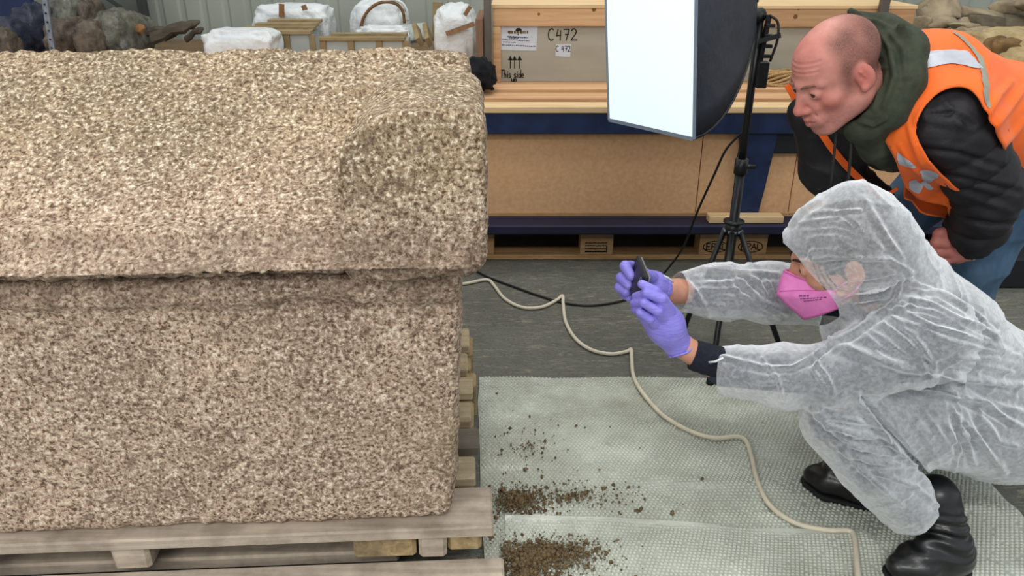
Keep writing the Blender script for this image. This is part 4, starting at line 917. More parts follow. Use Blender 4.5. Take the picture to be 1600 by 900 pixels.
# ------------------------------------------------------------------ the crouching person in the white coverall
def A_(px, py, y): return np.array(at(px, py, y))
hipL, kneeL, hemL = A_(1560, 655, 1.48), A_(1313, 652, 1.37), A_(1414, 786, 1.365)
hipR, kneeR, hemR = A_(1545, 600, 1.68), A_(1285, 600, 1.66), A_(1350, 722, 1.60)
shL, elL, cuL = A_(1445, 525, 1.37), A_(1290, 585, 1.37), A_(1128, 578, 1.44)
shR, elR, cuR = A_(1345, 462, 1.70), A_(1200, 458, 1.66), A_(1060, 455, 1.60)
HC = A_(1314, 402, 1.50); HR = rotm((-0.94, 0.16, -0.29), (0, 0, 1)); HS = 0.94
neckb = A_(1392, 468, 1.52); chest = A_(1440, 528, 1.52); pelv = A_(1560, 640, 1.57)
wom = empty('person', 'person crouching in translucent white hooded coverall, pink mask and violet gloves, pointing a phone', 'person', (1.0, 1.45, 0))
SKIN = skinmat('skin', lin(206, 152, 126), lin(190, 134, 110))
# body: head, neck and the limbs under the clothes, one skin
s = SDF(HC - np.array([.17, .16, .18]), HC + np.array([.24, .16, .16]), 0.003); head_sdf(s, HC, HR, HS, neckb, 0.050); hv, hq = s.mesh(1)
s = SDF((.30, 1.25, .0), (1.25, 1.85, .75), 0.008)
s.cap(neckb, chest, .055, .10).cap(chest, pelv, .11, .13, .04).chain([shL, elL, cuL], [.045, .038, .026], .03).chain([shR, elR, cuR], [.045, .038, .026], .03)
s.cap(shL, shR, .05, .05, .05).chain([hipL, kneeL, hemL], [.08, .055, .04], .04).chain([hipR, kneeR, hemR], [.08, .055, .04], .04)
wrL, wrR = A_(1066, 541, 1.45), A_(1034, 452, 1.585)
s.cap(cuL, wrL, .0295, .0265, .01).cap(cuR, wrR, .030, .025, .01)
bv, bq = s.mesh(1); V, Q = joinm((hv, hq), (bv, bq))
hl = ((V - HC) @ HR) / HS
col = np.ones((len(V), 3)); fr = hl[:, 1] > .05
red = np.exp(-(np.linalg.norm(hl - np.array([0, .11, -.03]), axis=1) / .035) ** 2)[:, None]; col *= 1 - red * np.array([0.02, .18, .18])
body = meshobj('body', V, Q, SKIN, wom, True, colors=col)
eyes(HC, HR, HS, body, 'brown')
# hair
HAIR = mat('dark_brown_hair', lin(58, 44, 36), lin(36, 27, 22), 90, rough=0.55, stretch=(1, 1, 0.3), bump=0.5, bscale=150)
s = SDF(HC - np.array([.15, .14, .17]), HC + np.array([.22, .14, .15]), 0.004)
s.ell(W(HC, HR, (0, -.016, .038), HS), np.array([.086, .108, .092]) * HS, HR, 0); s.ell(W(HC, HR, (0, .034, .058), HS), np.array([.068, .066, .056]) * HS, HR, .02); s.ell(W(HC, HR, (0, -.05, -.03), HS), (.080, .062, .075), HR, .03); s.cap(W(HC, HR, (0, -.05, -.02), HS), neckb + np.array([0, 0, .01]), .062, .062, .03)
nf = HR @ np.array([0, 0.86, -0.51]); s.plane(W(HC, HR, (0, .100, .046), HS), nf); V, Q = s.mesh(1)
n = vnormals(V, Q); V = V + n * (0.004 * vnoise(((V - HC) @ HR) * [60, 60, 18], 4))[:, None]; meshobj('hair', V, Q, HAIR, body, True)
BROW = flat('brow_hair', lin(56, 40, 32), 0.8)
for q_ in (-1, 1): MB().tube([W(HC, HR, (q_ * a, b, z), HS) for a, b, z in ((.014, .1035, .022), (.028, .0995, .0275), (.040, .090, .027), (.047, .080, .022))], [.002, .0034, .003, .0015], 6).build('eyebrow', BROW, body, True)
for k in range(3): MB().tube(spline([W(HC, HR, p, HS) for p in ((-.060, .066, .05 - .006 * k), (-.066, .066 - .008 * k, .02), (-.068, .060 - .01 * k, -.012), (-.066, .05 - .012 * k, -.04))], 5), 0.0014, 5).build('hair_strand', HAIR, body, True)
# dark clothes under the coverall
NAVYC = mat('navy_sweater', lin(26, 30, 44), lin(18, 21, 32), 120, rough=0.95, bump=0.4, bscale=220, bdist=0.002)
GREYC = mat('slate_under_clothes', lin(52, 59, 73), lin(40, 46, 58), 60, rough=0.95)
s = SDF((.32, 1.20, .05), (1.32, 1.88, .76), 0.008)
s.cap(neckb, chest, .06, .11).cap(chest, pelv, .125, .145, .04).cap(shL, shR, .06, .06, .05)
s.chain([shL, elL, cuL], [.055, .045, .036], .03).chain([shR, elR, cuR * 0.8 + elR * 0.2], [.055, .045, .036], .03)
s.chain([hipL, kneeL, hemL], [.112, .058, .046], .03).chain([hipR, kneeR, hemR], [.10, .062, .045], .03)
s.ell(hipL * .5 + hipR * .5 + np.array([.0, 0, -.02]), (.13, .17, .13), None, .04)
V, Q = s.mesh(1); meshobj('under_clothes', V, Q, GREYC, wom, True)
a, b = A_(1082, 554, 1.448), A_(1140, 572, 1.435); mb = MB(); pts = [a + (b - a) * t for t in np.linspace(0, 1, 9)]
mb.tube(pts, [.0325, .0345, .034, .0355, .034, .0355, .036, .036, .036], 24); ck = mb.build('sweater_cuff', NAVYC, wom, True); tag(ck, 'dark navy knitted sleeve cuff')
# coverall: one baggy shell with hood
def suit_mat():
    m, nt, p = newmat('thin_white_nonwoven'); p.inputs['Roughness'].default_value = 0.65; p.inputs['Specular IOR Level'].default_value = 0.3
    v = coords(nt); sp = noise(nt, v, 120, 3, 0.6); md = noise(nt, v, 26, 5, 0.65)
    c = mixc(nt, ramp(nt, sp, [(0.35, (0, 0, 0)), (0.65, (1, 1, 1))]), lin(222, 227, 231), lin(240, 243, 246)); nt.links.new(c, p.inputs['Base Color'])
    p.inputs['Sheen Weight'].default_value = 0.15
    lw = N(nt, 'ShaderNodeLayerWeight', Blend=0.42)
    a1 = ramp(nt, lw.outputs['Facing'], [(0.03, (0.21,) * 3), (0.36, (0.44,) * 3), (0.80, (0.98,) * 3)])
    a2 = ramp(nt, md, [(0.35, (-0.0,) * 3), (0.7, (0.08,) * 3)]); a3 = ramp(nt, sp, [(0.4, (0.0,) * 3), (0.62, (0.06,) * 3)])
    s1 = N(nt, 'ShaderNodeMath', operation='ADD'); nt.links.new(a1, s1.inputs[0]); nt.links.new(a2, s1.inputs[1])
    s2 = N(nt, 'ShaderNodeMath', operation='ADD', use_clamp=True); nt.links.new(s1.outputs[0], s2.inputs[0]); nt.links.new(a3, s2.inputs[1]); nt.links.new(s2.outputs[0], p.inputs['Alpha'])
    wr_ = noise(nt, coords(nt, (1, 1, 1)), 34, 6, 0.6, 1.2); bumpn(nt, p, wr_, 0.5, 0.006); return m
SUIT = suit_mat()
hs = 0.0042
s = SDF((.30, 1.12, .06), (1.34, 1.90, .96), hs)
s.cap(chest + np.array([-.02, 0, .0]), pelv, .155, .165, .05)
s.cap(A_(1372, 505, 1.52), chest, .115, .14, .05).cap(A_(1330, 512, 1.50), A_(1400, 560, 1.5), .055, .08, .05)
s.cap(neckb + np.array([.01, 0, -.01]), chest, .095, .13, .05)
s.cap(shL, shR, .09, .085, .05)
s.chain([shL, (shL + elL) / 2 + np.array([0, 0, -.004]), elL + np.array([0, 0, -.012]), A_(1225, 588, 1.39), cuL], [.088, .072, .062, .062, .052], .028)
s.chain([shR, elR, A_(1120, 455, 1.63), cuR], [.085, .066, .062, .044], .03)
s.cap(A_(1216, 596, 1.39), A_(1330, 592, 1.37), .05, .05, .02)
s.chain([hipL, hipL * .45 + kneeL * .55 + np.array([0, 0, .005]), kneeL], [.135, .105, .082], .022)
s.cap(hipL + np.array([.02, .0, -.012]), hipR, .125, .125, .04)
s.chain([hipR, kneeR], [.12, .075], .03)
V0 = hemL + (hemL - kneeL) * 0.03
s.chain([kneeL, kneeL * .5 + hemL * .5 + np.array([-.005, -.004, .0]), V0], [.080, .078, .062], .010)
s.chain([kneeR, hemR], [.074, .066], .02)
# hood
hp = lambda x, y, z: W(HC, HR, (x, y, z), HS)
s.ell(hp(0, -.012, .036), (.102, .120, .106), HR, .02); s.ell(hp(0, -.02, -.03), (.092, .115, .10), HR, .03)
s.cap(hp(0, -.035, .09), A_(1331, 306, 1.50), .055, .014, .05)
s.cap(hp(0, -.05, .09), A_(1400, 420, 1.52), .055, .07, .05)
s.cap(hp(0, -.06, -.02), neckb + np.array([.02, 0, .01]), .095, .10, .04)
V, Q = s.mesh(2)
# folds: fine slanting pleats over everything, then the creases the photograph shows
n = vnormals(V, Q)
def ridge(P, seed): return (1 - np.abs(vnoise(P, seed))) ** 5
wv = np.stack([vnoise(V * 6, 91), vnoise(V * 6, 92), vnoise(V * 6, 93)], 1) * 0.035
F1 = ridge((V + wv) * [7, 9, 21], 51); F2 = ridge((V + wv * 1.3) @ np.array([[.77, 0, .64], [0, 1, 0], [-.64, 0, .77]]).T * [8, 10, 26], 55); F3 = ridge((V + wv) @ np.array([[.64, 0, -.77], [0, 1, 0], [.77, 0, .64]]).T * [10, 10, 24], 57)
tors = sstep(.72, .85, V[:, 0]); V = V + n * (0.0030 * F1 + 0.0035 * F2 * tors + 0.0045 * F3 * (1 - 0.5 * tors) + 0.003 * vnoise(V * 11, 71))[:, None]
LN = [([(1411, 438), (1400, 467), (1385, 480), (1358, 501)], 3.0, .006), ([(1129, 557), (1195, 573), (1236, 575), (1270, 557), (1298, 535), (1336, 518), (1377, 487), (1425, 478)], 3.5, .009),
      ([(1394, 494), (1439, 538), (1461, 569), (1458, 590)], 4, .007), ([(1300, 535), (1377, 563), (1415, 576), (1468, 582)], 7, .010), ([(1300, 545), (1270, 575), (1300, 620)], 4, .006), ([(1190, 560), (1215, 590), (1225, 628)], 3.5, .007), ([(1270, 560), (1290, 585), (1305, 615)], 3.5, .006),
      ([(1346, 622), (1380, 666), (1432, 724), (1470, 765)], 4, -.016), ([(1338, 618), (1372, 664), (1424, 722)], 6, .009), ([(1460, 585), (1520, 592), (1600, 603)], 5, .009), ([(1412, 600), (1480, 612), (1600, 645)], 6, .009), ([(1455, 600), (1520, 622), (1600, 670)], 5, .008),
      ([(1490, 640), (1505, 680), (1522, 725)], 4, .009), ([(1500, 650), (1540, 700), (1570, 738)], 5, .009), ([(1530, 640), (1560, 690), (1600, 700)], 5, .006), ([(1510, 660), (1500, 700), (1490, 740)], 3, .004),
      ([(1266, 636), (1292, 664), (1340, 678), (1384, 681)], 6, .011), ([(1278, 650), (1310, 655), (1370, 665)], 5, .008), ([(1320, 704), (1360, 722), (1432, 728)], 4, .007), ([(1300, 690), (1350, 738), (1410, 790)], 4, .006), ([(1370, 740), (1430, 760), (1465, 790)], 4, .006), ([(1325, 700), (1380, 696), (1410, 698)], 3, .006), ([(1290, 672), (1340, 700), (1400, 712)], 4, .006),
      ([(1440, 470), (1500, 500), (1560, 520)], 4, .005), ([(1400, 480), (1460, 510), (1540, 530)], 4, .006), ([(1395, 498), (1440, 512), (1500, 540)], 4, .005), ([(1380, 505), (1420, 535), (1450, 560)], 4, .006), ([(1420, 440), (1480, 462), (1540, 500)], 4, .004), ([(1460, 585), (1500, 560), (1560, 560)], 4, .005),
      ([(1240, 410), (1300, 402), (1390, 405), (1425, 425)], 4, .006), ([(1280, 440), (1340, 452), (1400, 445)], 4, .007), ([(1300, 465), (1350, 455), (1425, 430)], 4, .008), ([(1275, 425), (1320, 412), (1350, 410)], 3, .004), ([(1305, 333), (1322, 329), (1345, 328)], 2.5, .006), ([(1322, 338), (1338, 350), (1350, 365)], 2.5, .005), ([(1235, 350), (1250, 330), (1280, 312)], 4, .004), ([(1262, 408), (1264, 398), (1270, 390)], 2.5, .005), ([(1350, 310), (1385, 370), (1410, 405)], 5, .005),
      ([(1060, 430), (1100, 420), (1140, 425), (1190, 470), (1230, 490)], 5, .009), ([(1075, 440), (1090, 460), (1110, 495)], 4, .006), ([(1150, 425), (1180, 435), (1200, 462)], 4, .008), ([(1130, 430), (1160, 460), (1220, 498)], 4, .007), ([(1105, 425), (1150, 422), (1215, 428)], 4, .006), ([(1195, 435), (1205, 450), (1210, 468)], 3, .007)]
rng = random.Random(21)
def family(c0, c1, k, w0, w1, amp, jit=4):
    """k fine gathers between two guide curves"""
    for i in range(k):
        t = (i + .5 + rng.uniform(-.35, .35)) / k; a, b = 0.0, 1.0; f = rng.uniform(0, .35); g = rng.uniform(.55, 1.0)
        pts = []
        for u in np.linspace(f, g, 5):
            p = [np.array(c0[j]) * (1 - t) + np.array(c1[j]) * t for j in range(len(c0))]; x = u * (len(p) - 1); j = min(int(x), len(p) - 2); q = p[j] * (1 - (x - j)) + p[j + 1] * (x - j); pts.append((q[0] + rng.uniform(-jit, jit) * .3, q[1] + rng.uniform(-jit, jit) * .5))
        LN.append((pts, rng.uniform(w0, w1), amp * rng.uniform(.6, 1.2)))
family([(1410, 440), (1480, 455), (1590, 540)], [(1362, 500), (1440, 528), (1600, 560)], 13, 2.6, 4.0, .0034)
family([(1385, 485), (1420, 505), (1455, 560)], [(1335, 522), (1375, 555), (1440, 585)], 8, 2.6, 3.6, .0030)
family([(1462, 570), (1520, 560), (1600, 575)], [(1462, 600), (1530, 640), (1600, 700)], 8, 3.0, 4.6, .0040)
family([(1255, 640), (1300, 668), (1385, 672)], [(1330, 745), (1380, 752), (1445, 745)], 8, 3.0, 4.4, .0036)
family([(1400, 640), (1440, 690), (1470, 750)], [(1540, 640), (1560, 690), (1590, 740)], 8, 3.0, 4.4, .0034)
family([(1425, 420), (1360, 432), (1275, 440)], [(1400, 470), (1350, 476), (1310, 485)], 6, 2.6, 3.6, .0034)
family([(1245, 330), (1320, 320), (1400, 400)], [(1240, 400), (1310, 395), (1400, 430)], 7, 2.6, 3.8, .0028)
family([(1062, 430), (1130, 420), (1220, 425)], [(1075, 490), (1140, 500), (1225, 495)], 7, 3.0, 4.5, .0034)
family([(1130, 560), (1200, 575), (1270, 560)], [(1125, 610), (1200, 622), (1270, 628)], 6, 2.6, 4.0, .0028)
V = crease(V, Q, [(a, b * 0.9, c * 1.35) for a, b, c in LN])
hl = ((V - HC) @ HR) / HS
fcen = hl[Q].mean(1); cen = V[Q].mean(1); cp = proj(cen)
openf = inpoly(cp, [(1190, 366), (1222, 378), (1240, 394), (1266, 428), (1292, 454), (1309, 478), (1312, 494), (1298, 505), (1262, 512), (1190, 512)]) & (segdist(cen, shR, cuR)[0] > .085) & (np.linalg.norm(fcen, axis=1) < .21)
cutS = ((cen - (cuL + (cuL - A_(1225, 588, 1.39)) * 0.02)) @ (cuL - A_(1225, 588, 1.39)) > 0) & (np.linalg.norm(cen - cuL, axis=1) < .10)
dR = (cuR - A_(1120, 455, 1.63)); cutS |= ((cen - cuR) @ dR > 0) & (np.linalg.norm(cen - cuR, axis=1) < .09)
dl = hemL - kneeL; cutS |= ((cen - hemL - dl * .16) @ dl > 0) & (np.linalg.norm(cen - hemL, axis=1) < .13)
dl = hemR - kneeR; cutS |= ((cen - hemR - dl * .10) @ dl > 0) & (np.linalg.norm(cen - hemR, axis=1) < .12)
V, Q, _ = submesh(V, Q, ~(openf | cutS)); V = smooth_edge(V, Q, 14)
cov = meshobj('coverall', V, Q, SUIT, wom, True); tag(cov, 'thin translucent white hooded coverall')
# elastic thread at the cuffs and zip seam
THR = flat('white_thread', lin(232, 234, 236), 0.7)
MB().tube([A_(1108, 566, 1.40), A_(1118, 565, 1.385), A_(1130, 559, 1.38)], .0022, 6).build('elastic_thread', THR, cov, True)
MB().tube([A_(1052, 441, 1.55), A_(1044, 434, 1.545), A_(1037, 431, 1.54)], .0022, 6).build('elastic_thread', THR, cov, True)
# mask
PINK = mat('pink_mask_fabric', lin(240, 140, 205), lin(228, 124, 192), 40, rough=0.8, bump=0.15, bscale=300, bdist=0.001)
ridge_ = [(0, .124, -.003), (0, .134, -.020), (0, .143, -.040), (0, .151, -.064), (0, .130, -.098), (0, .100, -.141)]
side_ = [(.066, .036, -.042), (.069, .032, -.048), (.070, .030, -.055), (.069, .030, -.064), (.066, .031, -.074), (.060, .030, -.096)]
vs, fs = [], []; n1, n2 = 24, 20
def lerp_pl(pl, t):
    t = t * (len(pl) - 1); i = min(int(t), len(pl) - 2); f = t - i; return np.array(pl[i]) * (1 - f) + np.array(pl[i + 1]) * f
for i in range(n1 + 1):
    t = i / n1; r_, sd = lerp_pl(ridge_, t), lerp_pl(side_, t)
    for j in range(-n2 // 2, n2 // 2 + 1):
        u = abs(j) / (n2 / 2); q_ = -1 if j < 0 else 1; sd_ = sd * [q_, 1, 1]; p = r_ * (1 - u) + sd_ * u; out = .009 * math.sin(math.pi * u) * (0.6 + 0.4 * math.sin(math.pi * t)); p = p + np.array([q_ * out, out * .35, 0]); vs.append(W(HC, HR, p, HS))
k_ = n2 + 1
for i in range(n1):
    for j in range(n2): fs.append((i * k_ + j, i * k_ + j + 1, (i + 1) * k_ + j + 1, (i + 1) * k_ + j))
mk = meshobj('face_mask', vs, fs, PINK, wom, True); md_ = mk.modifiers.new('thick', 'SOLIDIFY'); md_.thickness = 0.002
def mskp(t, u, lift=.0008):
    r_, sd = lerp_pl(ridge_, t), lerp_pl(side_, t) * [-1, 1, 1]; out = .009 * math.sin(math.pi * u) * (0.6 + 0.4 * math.sin(math.pi * t)) + lift; return W(HC, HR, r_ * (1 - u) + sd * u + np.array([-out, out * .35, 0]), HS)
SEAM = flat('pink_seam', lin(206, 100, 168), 0.8); MKI = flat('dark_mask_print', lin(92, 52, 92), 0.9)
MB().tube([mskp(.52 - .35 * u, u) for u in np.linspace(.05, .75, 12)], .0009, 5).build('mask_seam', SEAM, mk, True)
MB().tube([mskp(.03, u) for u in np.linspace(.0, 1, 12)], .0013, 5).build('mask_edge', SEAM, mk, True); MB().tube([mskp(.97, u) for u in np.linspace(.0, 1, 12)], .0011, 5).build('mask_edge', SEAM, mk, True)
for row, (t0, u0, u1) in enumerate(((.53, .40, .56), (.61, .42, .80), (.68, .44, .74))):
    mb = MB(); rng = random.Random(row); u = u0
    while u < u1:
        w_ = rng.uniform(.02, .05); tt_ = lambda u: t0 - .18 * (u - .4)
        mb.tube([mskp(tt_(u), u), mskp(tt_(u + w_), u + w_)], .0010 + .0006 * (row == 0), 4); u += w_ + .018
    mb.build('mask_print', MKI, mk)
MB().tube(spline([mskp(.2, .97), W(HC, HR, (-.073, .012, -.030), HS), W(HC, HR, (-.080, -.010, -.018), HS), W(HC, HR, (-.081, -.030, -.004), HS)], 5), .0018, 6).build('ear_loop', PINK, mk, True)
MB().tube(spline([mskp(.8, .97), W(HC, HR, (-.074, .018, -.066), HS), W(HC, HR, (-.080, -.005, -.05), HS), W(HC, HR, (-.082, -.022, -.03), HS)], 5), .0022, 6).build('ear_loop', PINK, mk, True)
# gloves and phone
def glove_mat():
    m, nt, p = newmat('violet_nitrile'); p.inputs['Roughness'].default_value = 0.42; p.inputs['Specular IOR Level'].default_value = 0.4
    v = coords(nt, (1, 1, 1), rot=(0.2, 0.75, 0.3)); wv_ = N(nt, 'ShaderNodeTexNoise', Scale=26, Detail=4, Roughness=.6, Distortion=.6); mp = coords(nt, (1.2, 1.2, 9), rot=(0, -0.55, 0)); nt.links.new(mp, wv_.inputs['Vector'])
    c = ramp(nt, noise(nt, v, 30, 3), [(0.35, lin(148, 140, 230)), (0.65, lin(134, 126, 218))]); nt.links.new(c, p.inputs['Base Color']); bumpn(nt, p, wv_.outputs[0], 0.55, 0.004); return m
GLV = glove_mat()
def PH(px, py, y): return A_(px, py, y)
def hand(name, parts, lo, hi, h=0.0018):
    s = SDF(lo, hi, h)
    for pts, rs, k in parts: s.chain(pts, rs, k)
    V, Q = s.mesh(1); return V, Q
wl = A_(1058, 537, 1.450)
partsL = [([A_(1057, 536, 1.450), A_(1040, 510, 1.447), A_(1020, 484, 1.450)], [.031, .037, .036], .02), ([A_(1045, 505, 1.445), A_(1030, 470, 1.432)], [.03, .020], .012),
          ([A_(1045, 500, 1.452), A_(1036, 470, 1.43), A_(1024, 455, 1.425), A_(1003, 444, 1.43)], [.020, .0115, .0105, .0092], .003),
          ([A_(1042, 486, 1.43), A_(1034, 467, 1.412), A_(1010, 458, 1.418), A_(993, 463, 1.445)], [.018, .0108, .0096, .0084], .0015),
          ([A_(1038, 500, 1.43), A_(1028, 486, 1.406), A_(1006, 473.5, 1.410), A_(990, 474, 1.440)], [.018, .0108, .0096, .0084], .0015),
          ([A_(1032, 512, 1.435), A_(1016, 499, 1.410), A_(1000, 488, 1.412), A_(991, 484, 1.440)], [.018, .0102, .0090, .0078], .0015)]
V, Q = hand('left', partsL, np.array(A_(1030, 500, 1.44)) - .11, np.array(A_(1030, 500, 1.44)) + .11)
pc = proj(V[Q].mean(1)); ax_ = A_(1057, 536, 1.45) - A_(1040, 510, 1.447); ax_ /= np.linalg.norm(ax_); keep = ((V[Q].mean(1) - A_(1063, 545, 1.45)) @ ax_) < 0.0
V, Q, _ = submesh(V, Q, keep); V = smooth_edge(V, Q, 12); meshobj('glove', V, Q, GLV, wom, True)
c0 = A_(1062, 542, 1.45); mb = MB(); t1 = Vector(ax_).orthogonal().normalized(); t2 = Vector(ax_).cross(t1)
mb.tube([Vector(c0) + (t1 * math.cos(a) + t2 * math.sin(a)) * .0305 + Vector(ax_) * (.003 * math.sin(3 * a)) for a in np.linspace(0, 2 * math.pi, 28)], .0022, 6); mb.build('glove_rim', GLV, wom, True)
partsR = [([A_(1036, 452, 1.585), A_(1022, 447, 1.580), A_(1004, 440, 1.590)], [.026, .031, .030], .015),
          ([A_(1004, 428, 1.595), A_(985, 416, 1.60), A_(977, 416, 1.575), A_(986, 432, 1.555)], [.016, .0125, .0125, .0105], .003),
          ([A_(1002, 440, 1.597), A_(978, 431, 1.600), A_(971, 434, 1.575), A_(982, 446, 1.553)], [.016, .0125, .0122, .0102], .003),
          ([A_(1002, 450, 1.597), A_(976, 446, 1.600), A_(968, 449, 1.575), A_(978, 457, 1.553)], [.016, .0120, .0115, .0098], .003),
          ([A_(1002, 458, 1.595), A_(981, 457, 1.597), A_(975, 460, 1.575), A_(982, 465, 1.558)], [.014, .0108, .0102, .0088], .003),
          ([A_(1022, 440, 1.58), A_(1018, 432, 1.555), A_(1010, 428, 1.54)], [.018, .012, .0105], .006)]
V, Q = hand('right', partsR, np.array(A_(1000, 440, 1.58)) - .10, np.array(A_(1000, 440, 1.58)) + .10)
meshobj('glove', V, Q, GLV, wom, True)
c0 = A_(1036, 452, 1.585); ax2 = A_(1036, 452, 1.585) - A_(1018, 446, 1.58); t1 = Vector(ax2).orthogonal().normalized(); t2 = Vector(ax2).normalized().cross(t1)
MB().tube([Vector(c0) + (t1 * math.cos(a) + t2 * math.sin(a)) * .027 for a in np.linspace(0, 2 * math.pi, 24)], .003, 6).build('glove_rim', GLV, wom, True)
# boots
LEA = mat('black_leather', lin(22, 22, 24), lin(14, 14, 16), 30, rough=0.32, spec=0.6, bump=0.3, bscale=60, bdist=0.003); SOLE = flat('black_rubber_sole', lin(20, 20, 22), 0.7)
def boot(heel, toe, top, mid=None):
    heel, toe, top = np.array(heel, float), np.array(toe, float), np.array(top, float); d = toe - heel; d[2] = 0; L_ = np.linalg.norm(d); d /= L_; side = np.array([-d[1], d[0], 0])
    lo = np.minimum(np.minimum(heel, toe), top) - .09; lo[2] = -.02; hi = np.maximum(np.maximum(heel, toe), top) + .09
    s = SDF(lo, hi, 0.004); z = lambda p, h: np.array([p[0], p[1], h])
    ball = heel + d * L_ * .72
    for q_ in (-1, 1): s.cap(z(heel, .038) + side * .008 * q_, z(ball, .040) + side * .018 * q_, .034, .032, .02)
    s.cap(z(ball, .040), z(toe, .036), .042, .030, .02); s.cap(z(heel + d * .02, .06), z(heel + d * L_ * .55, .07), .04, .030, .03)
    s.cap(z(heel + d * .018, .07), top, .043, .050, .03); s.plane((0, 0, .016), (0, 0, -1)); V, Q = s.mesh(2); n_ = vnormals(V, Q)
    an = np.exp(-((V[:, 2] - .115) / .035) ** 2); V = V + n_ * (0.005 * an * np.sin(V[:, 2] * 260 + 5 * vnoise(V * 14, 3)) + 0.0015 * vnoise(V * 40, 9))[:, None]
    b = meshobj('boot', V, Q, LEA, wom, True)
    s = SDF(lo, hi, 0.004)
    for q_ in (-1, 1): s.cap(z(heel, .012) + side * .010 * q_, z(ball, .012) + side * .020 * q_, .036, .036, .02)
    s.cap(z(ball, .012), z(toe, .012), .044, .034, .02); s.plane((0, 0, .020), (0, 0, 1)); s.plane((0, 0, .001), (0, 0, -1)); V, Q = s.mesh(1); meshobj('sole', V, Q, SOLE, b, True); return b
boot(onz(1492, 868, .045), onz(1406, 886, .035), A_(1462, 775, 1.375)); boot(onz(1350, 762, .045), onz(1274, 744, .035), A_(1368, 705, 1.62))
# phone held in the hands
ph = empty('smartphone', 'black smartphone held in violet gloved hands, aimed at the stone', 'phone', A_(998, 440, 1.52), None)
pcn = A_(998, 440, 1.515); yl = Vector((-0.04, -0.99, 0.10)).normalized(); zs = Vector(A_(1003, 413, 1.5) - A_(986, 466, 1.5)).normalized(); zs = (zs - yl * zs.dot(yl)).normalized(); xn = zs.cross(yl); xn = xn if xn.x > 0 else -xn
fr_ = lambda p: Vector(pcn) + xn * p.x + yl * p.y + zs * p.z
PHB = flat('black_phone_case', lin(26, 27, 31), 0.45); PHM = flat('brushed_phone_metal', lin(178, 182, 188), 0.3, 0.8); PHG = flat('dark_screen_glass', lin(40, 44, 50), 0.1)
MB().box((-.007, -.074, -.037), (.003, .074, .037), .003, fr_).build('case', PHB, ph); MB().box((.003, -.0735, -.0365), (.0075, .0735, .0365), .0015, fr_).build('metal_frame', PHM, ph); MB().box((.0075, -.071, -.034), (.0082, .071, .034), .0003, fr_).build('screen', PHG, ph)
MB().tube([fr_(Vector((-.0095, .055, .02))), fr_(Vector((-.006, .055, .02)))], .008, 14).build('camera_lens', PHG, ph, True); MB().tube([fr_(Vector((0.006, .0735, -.004))), fr_(Vector((.006, .0765, -.004)))], .0042, 12).build('side_button', PHM, ph, True)
# ------------------------------------------------------------------ the man bending over in the orange vest
man = empty('person', 'bald man in orange reflective vest, black jacket and green hoodie bending, hands on knees', 'person', (1.2, 2.05, 0))
MC = A_(1308, 112, 1.75); MR = rotm((-0.83, -0.25, -0.48), (0.0, 0, 1)); MS = 0.97
mNK = A_(1400, 128, 1.86); mSL, mEL, mWL = A_(1482, 192, 1.74), A_(1546, 302, 1.78), A_(1512, 392, 1.87)
mSR, mER, mWR = A_(1300, 205, 2.02), A_(1296, 262, 1.98), A_(1370, 322, 2.02)
mCH = np.array([.98, 1.89, .94]); mPV = np.array([1.37, 2.09, .855])
mHL, mKL, mAL = np.array([1.36, 1.99, .74]), A_(1522, 405, 1.95), np.array([1.34, 2.05, .08])
mHR, mKR, mAR = np.array([1.32, 2.17, .74]), A_(1395, 345, 2.10), np.array([1.16, 2.20, .08])
s = SDF(MC - np.array([.17, .17, .17]), MC + np.array([.22, .22, .18]), 0.0028); head_sdf(s, MC, MR, MS, mNK, 0.062); hv, hq = s.mesh(1)
s = SDF((.70, 1.55, 0), (1.60, 2.35, 1.15), 0.010)
s.cap(mNK, mCH, .065, .12).cap(mCH, mPV, .125, .12, .04).cap(mSL, mSR, .06, .06, .04).chain([mSL, mEL, mWL], [.055, .045, .03], .03).chain([mSR, mER, mWR], [.055, .045, .03], .03)
s.chain([mHL, mKL, mAL], [.085, .058, .042], .03).chain([mHR, mKR, mAR], [.085, .058, .042], .03)
bv, bq = s.mesh(1)
# near hand closed on the knee
fk = lambda a: [A_(*p) for p in a]
hp_ = [(fk([(1515, 384, 1.875), (1494, 388, 1.862), (1482, 388, 1.852)]), [.032, .036, .030], .02), (fk([(1478, 369, 1.845), (1466, 366, 1.845), (1462, 378, 1.850), (1468, 388, 1.86)]), [.0165, .0125, .0120, .011], .005),
       (fk([(1478, 380, 1.838), (1462, 379, 1.838), (1455, 390, 1.845), (1464, 400, 1.86)]), [.0165, .0128, .0122, .011], .005), (fk([(1480, 392, 1.838), (1466, 394, 1.838), (1461, 404, 1.845), (1470, 410, 1.86)]), [.0165, .0122, .0118, .010], .005),
       (fk([(1486, 402, 1.842), (1476, 407, 1.84), (1473, 414, 1.848), (1481, 417, 1.86)]), [.016, .0112, .0105, .0092], .005), (fk([(1502, 372, 1.865), (1484, 361, 1.850), (1471, 363, 1.842)]), [.020, .0140, .0115], .008)]
V, Q = hand('fist', hp_, MC * 0 + np.minimum.reduce([np.min(np.array(p), 0) for p, _, _ in hp_]) - .06, np.maximum.reduce([np.max(np.array(p), 0) for p, _, _ in hp_]) + .06, .0022)
hl = ((hv - MC) @ MR) / MS; col = np.ones((len(hv), 3))
def blot(c, r, cc):
    global col
    k = np.exp(-(np.linalg.norm((hl - np.array(c)) / np.array(r), axis=1)) ** 2)[:, None]; col = col * (1 - k) + col * np.array(cc) * k
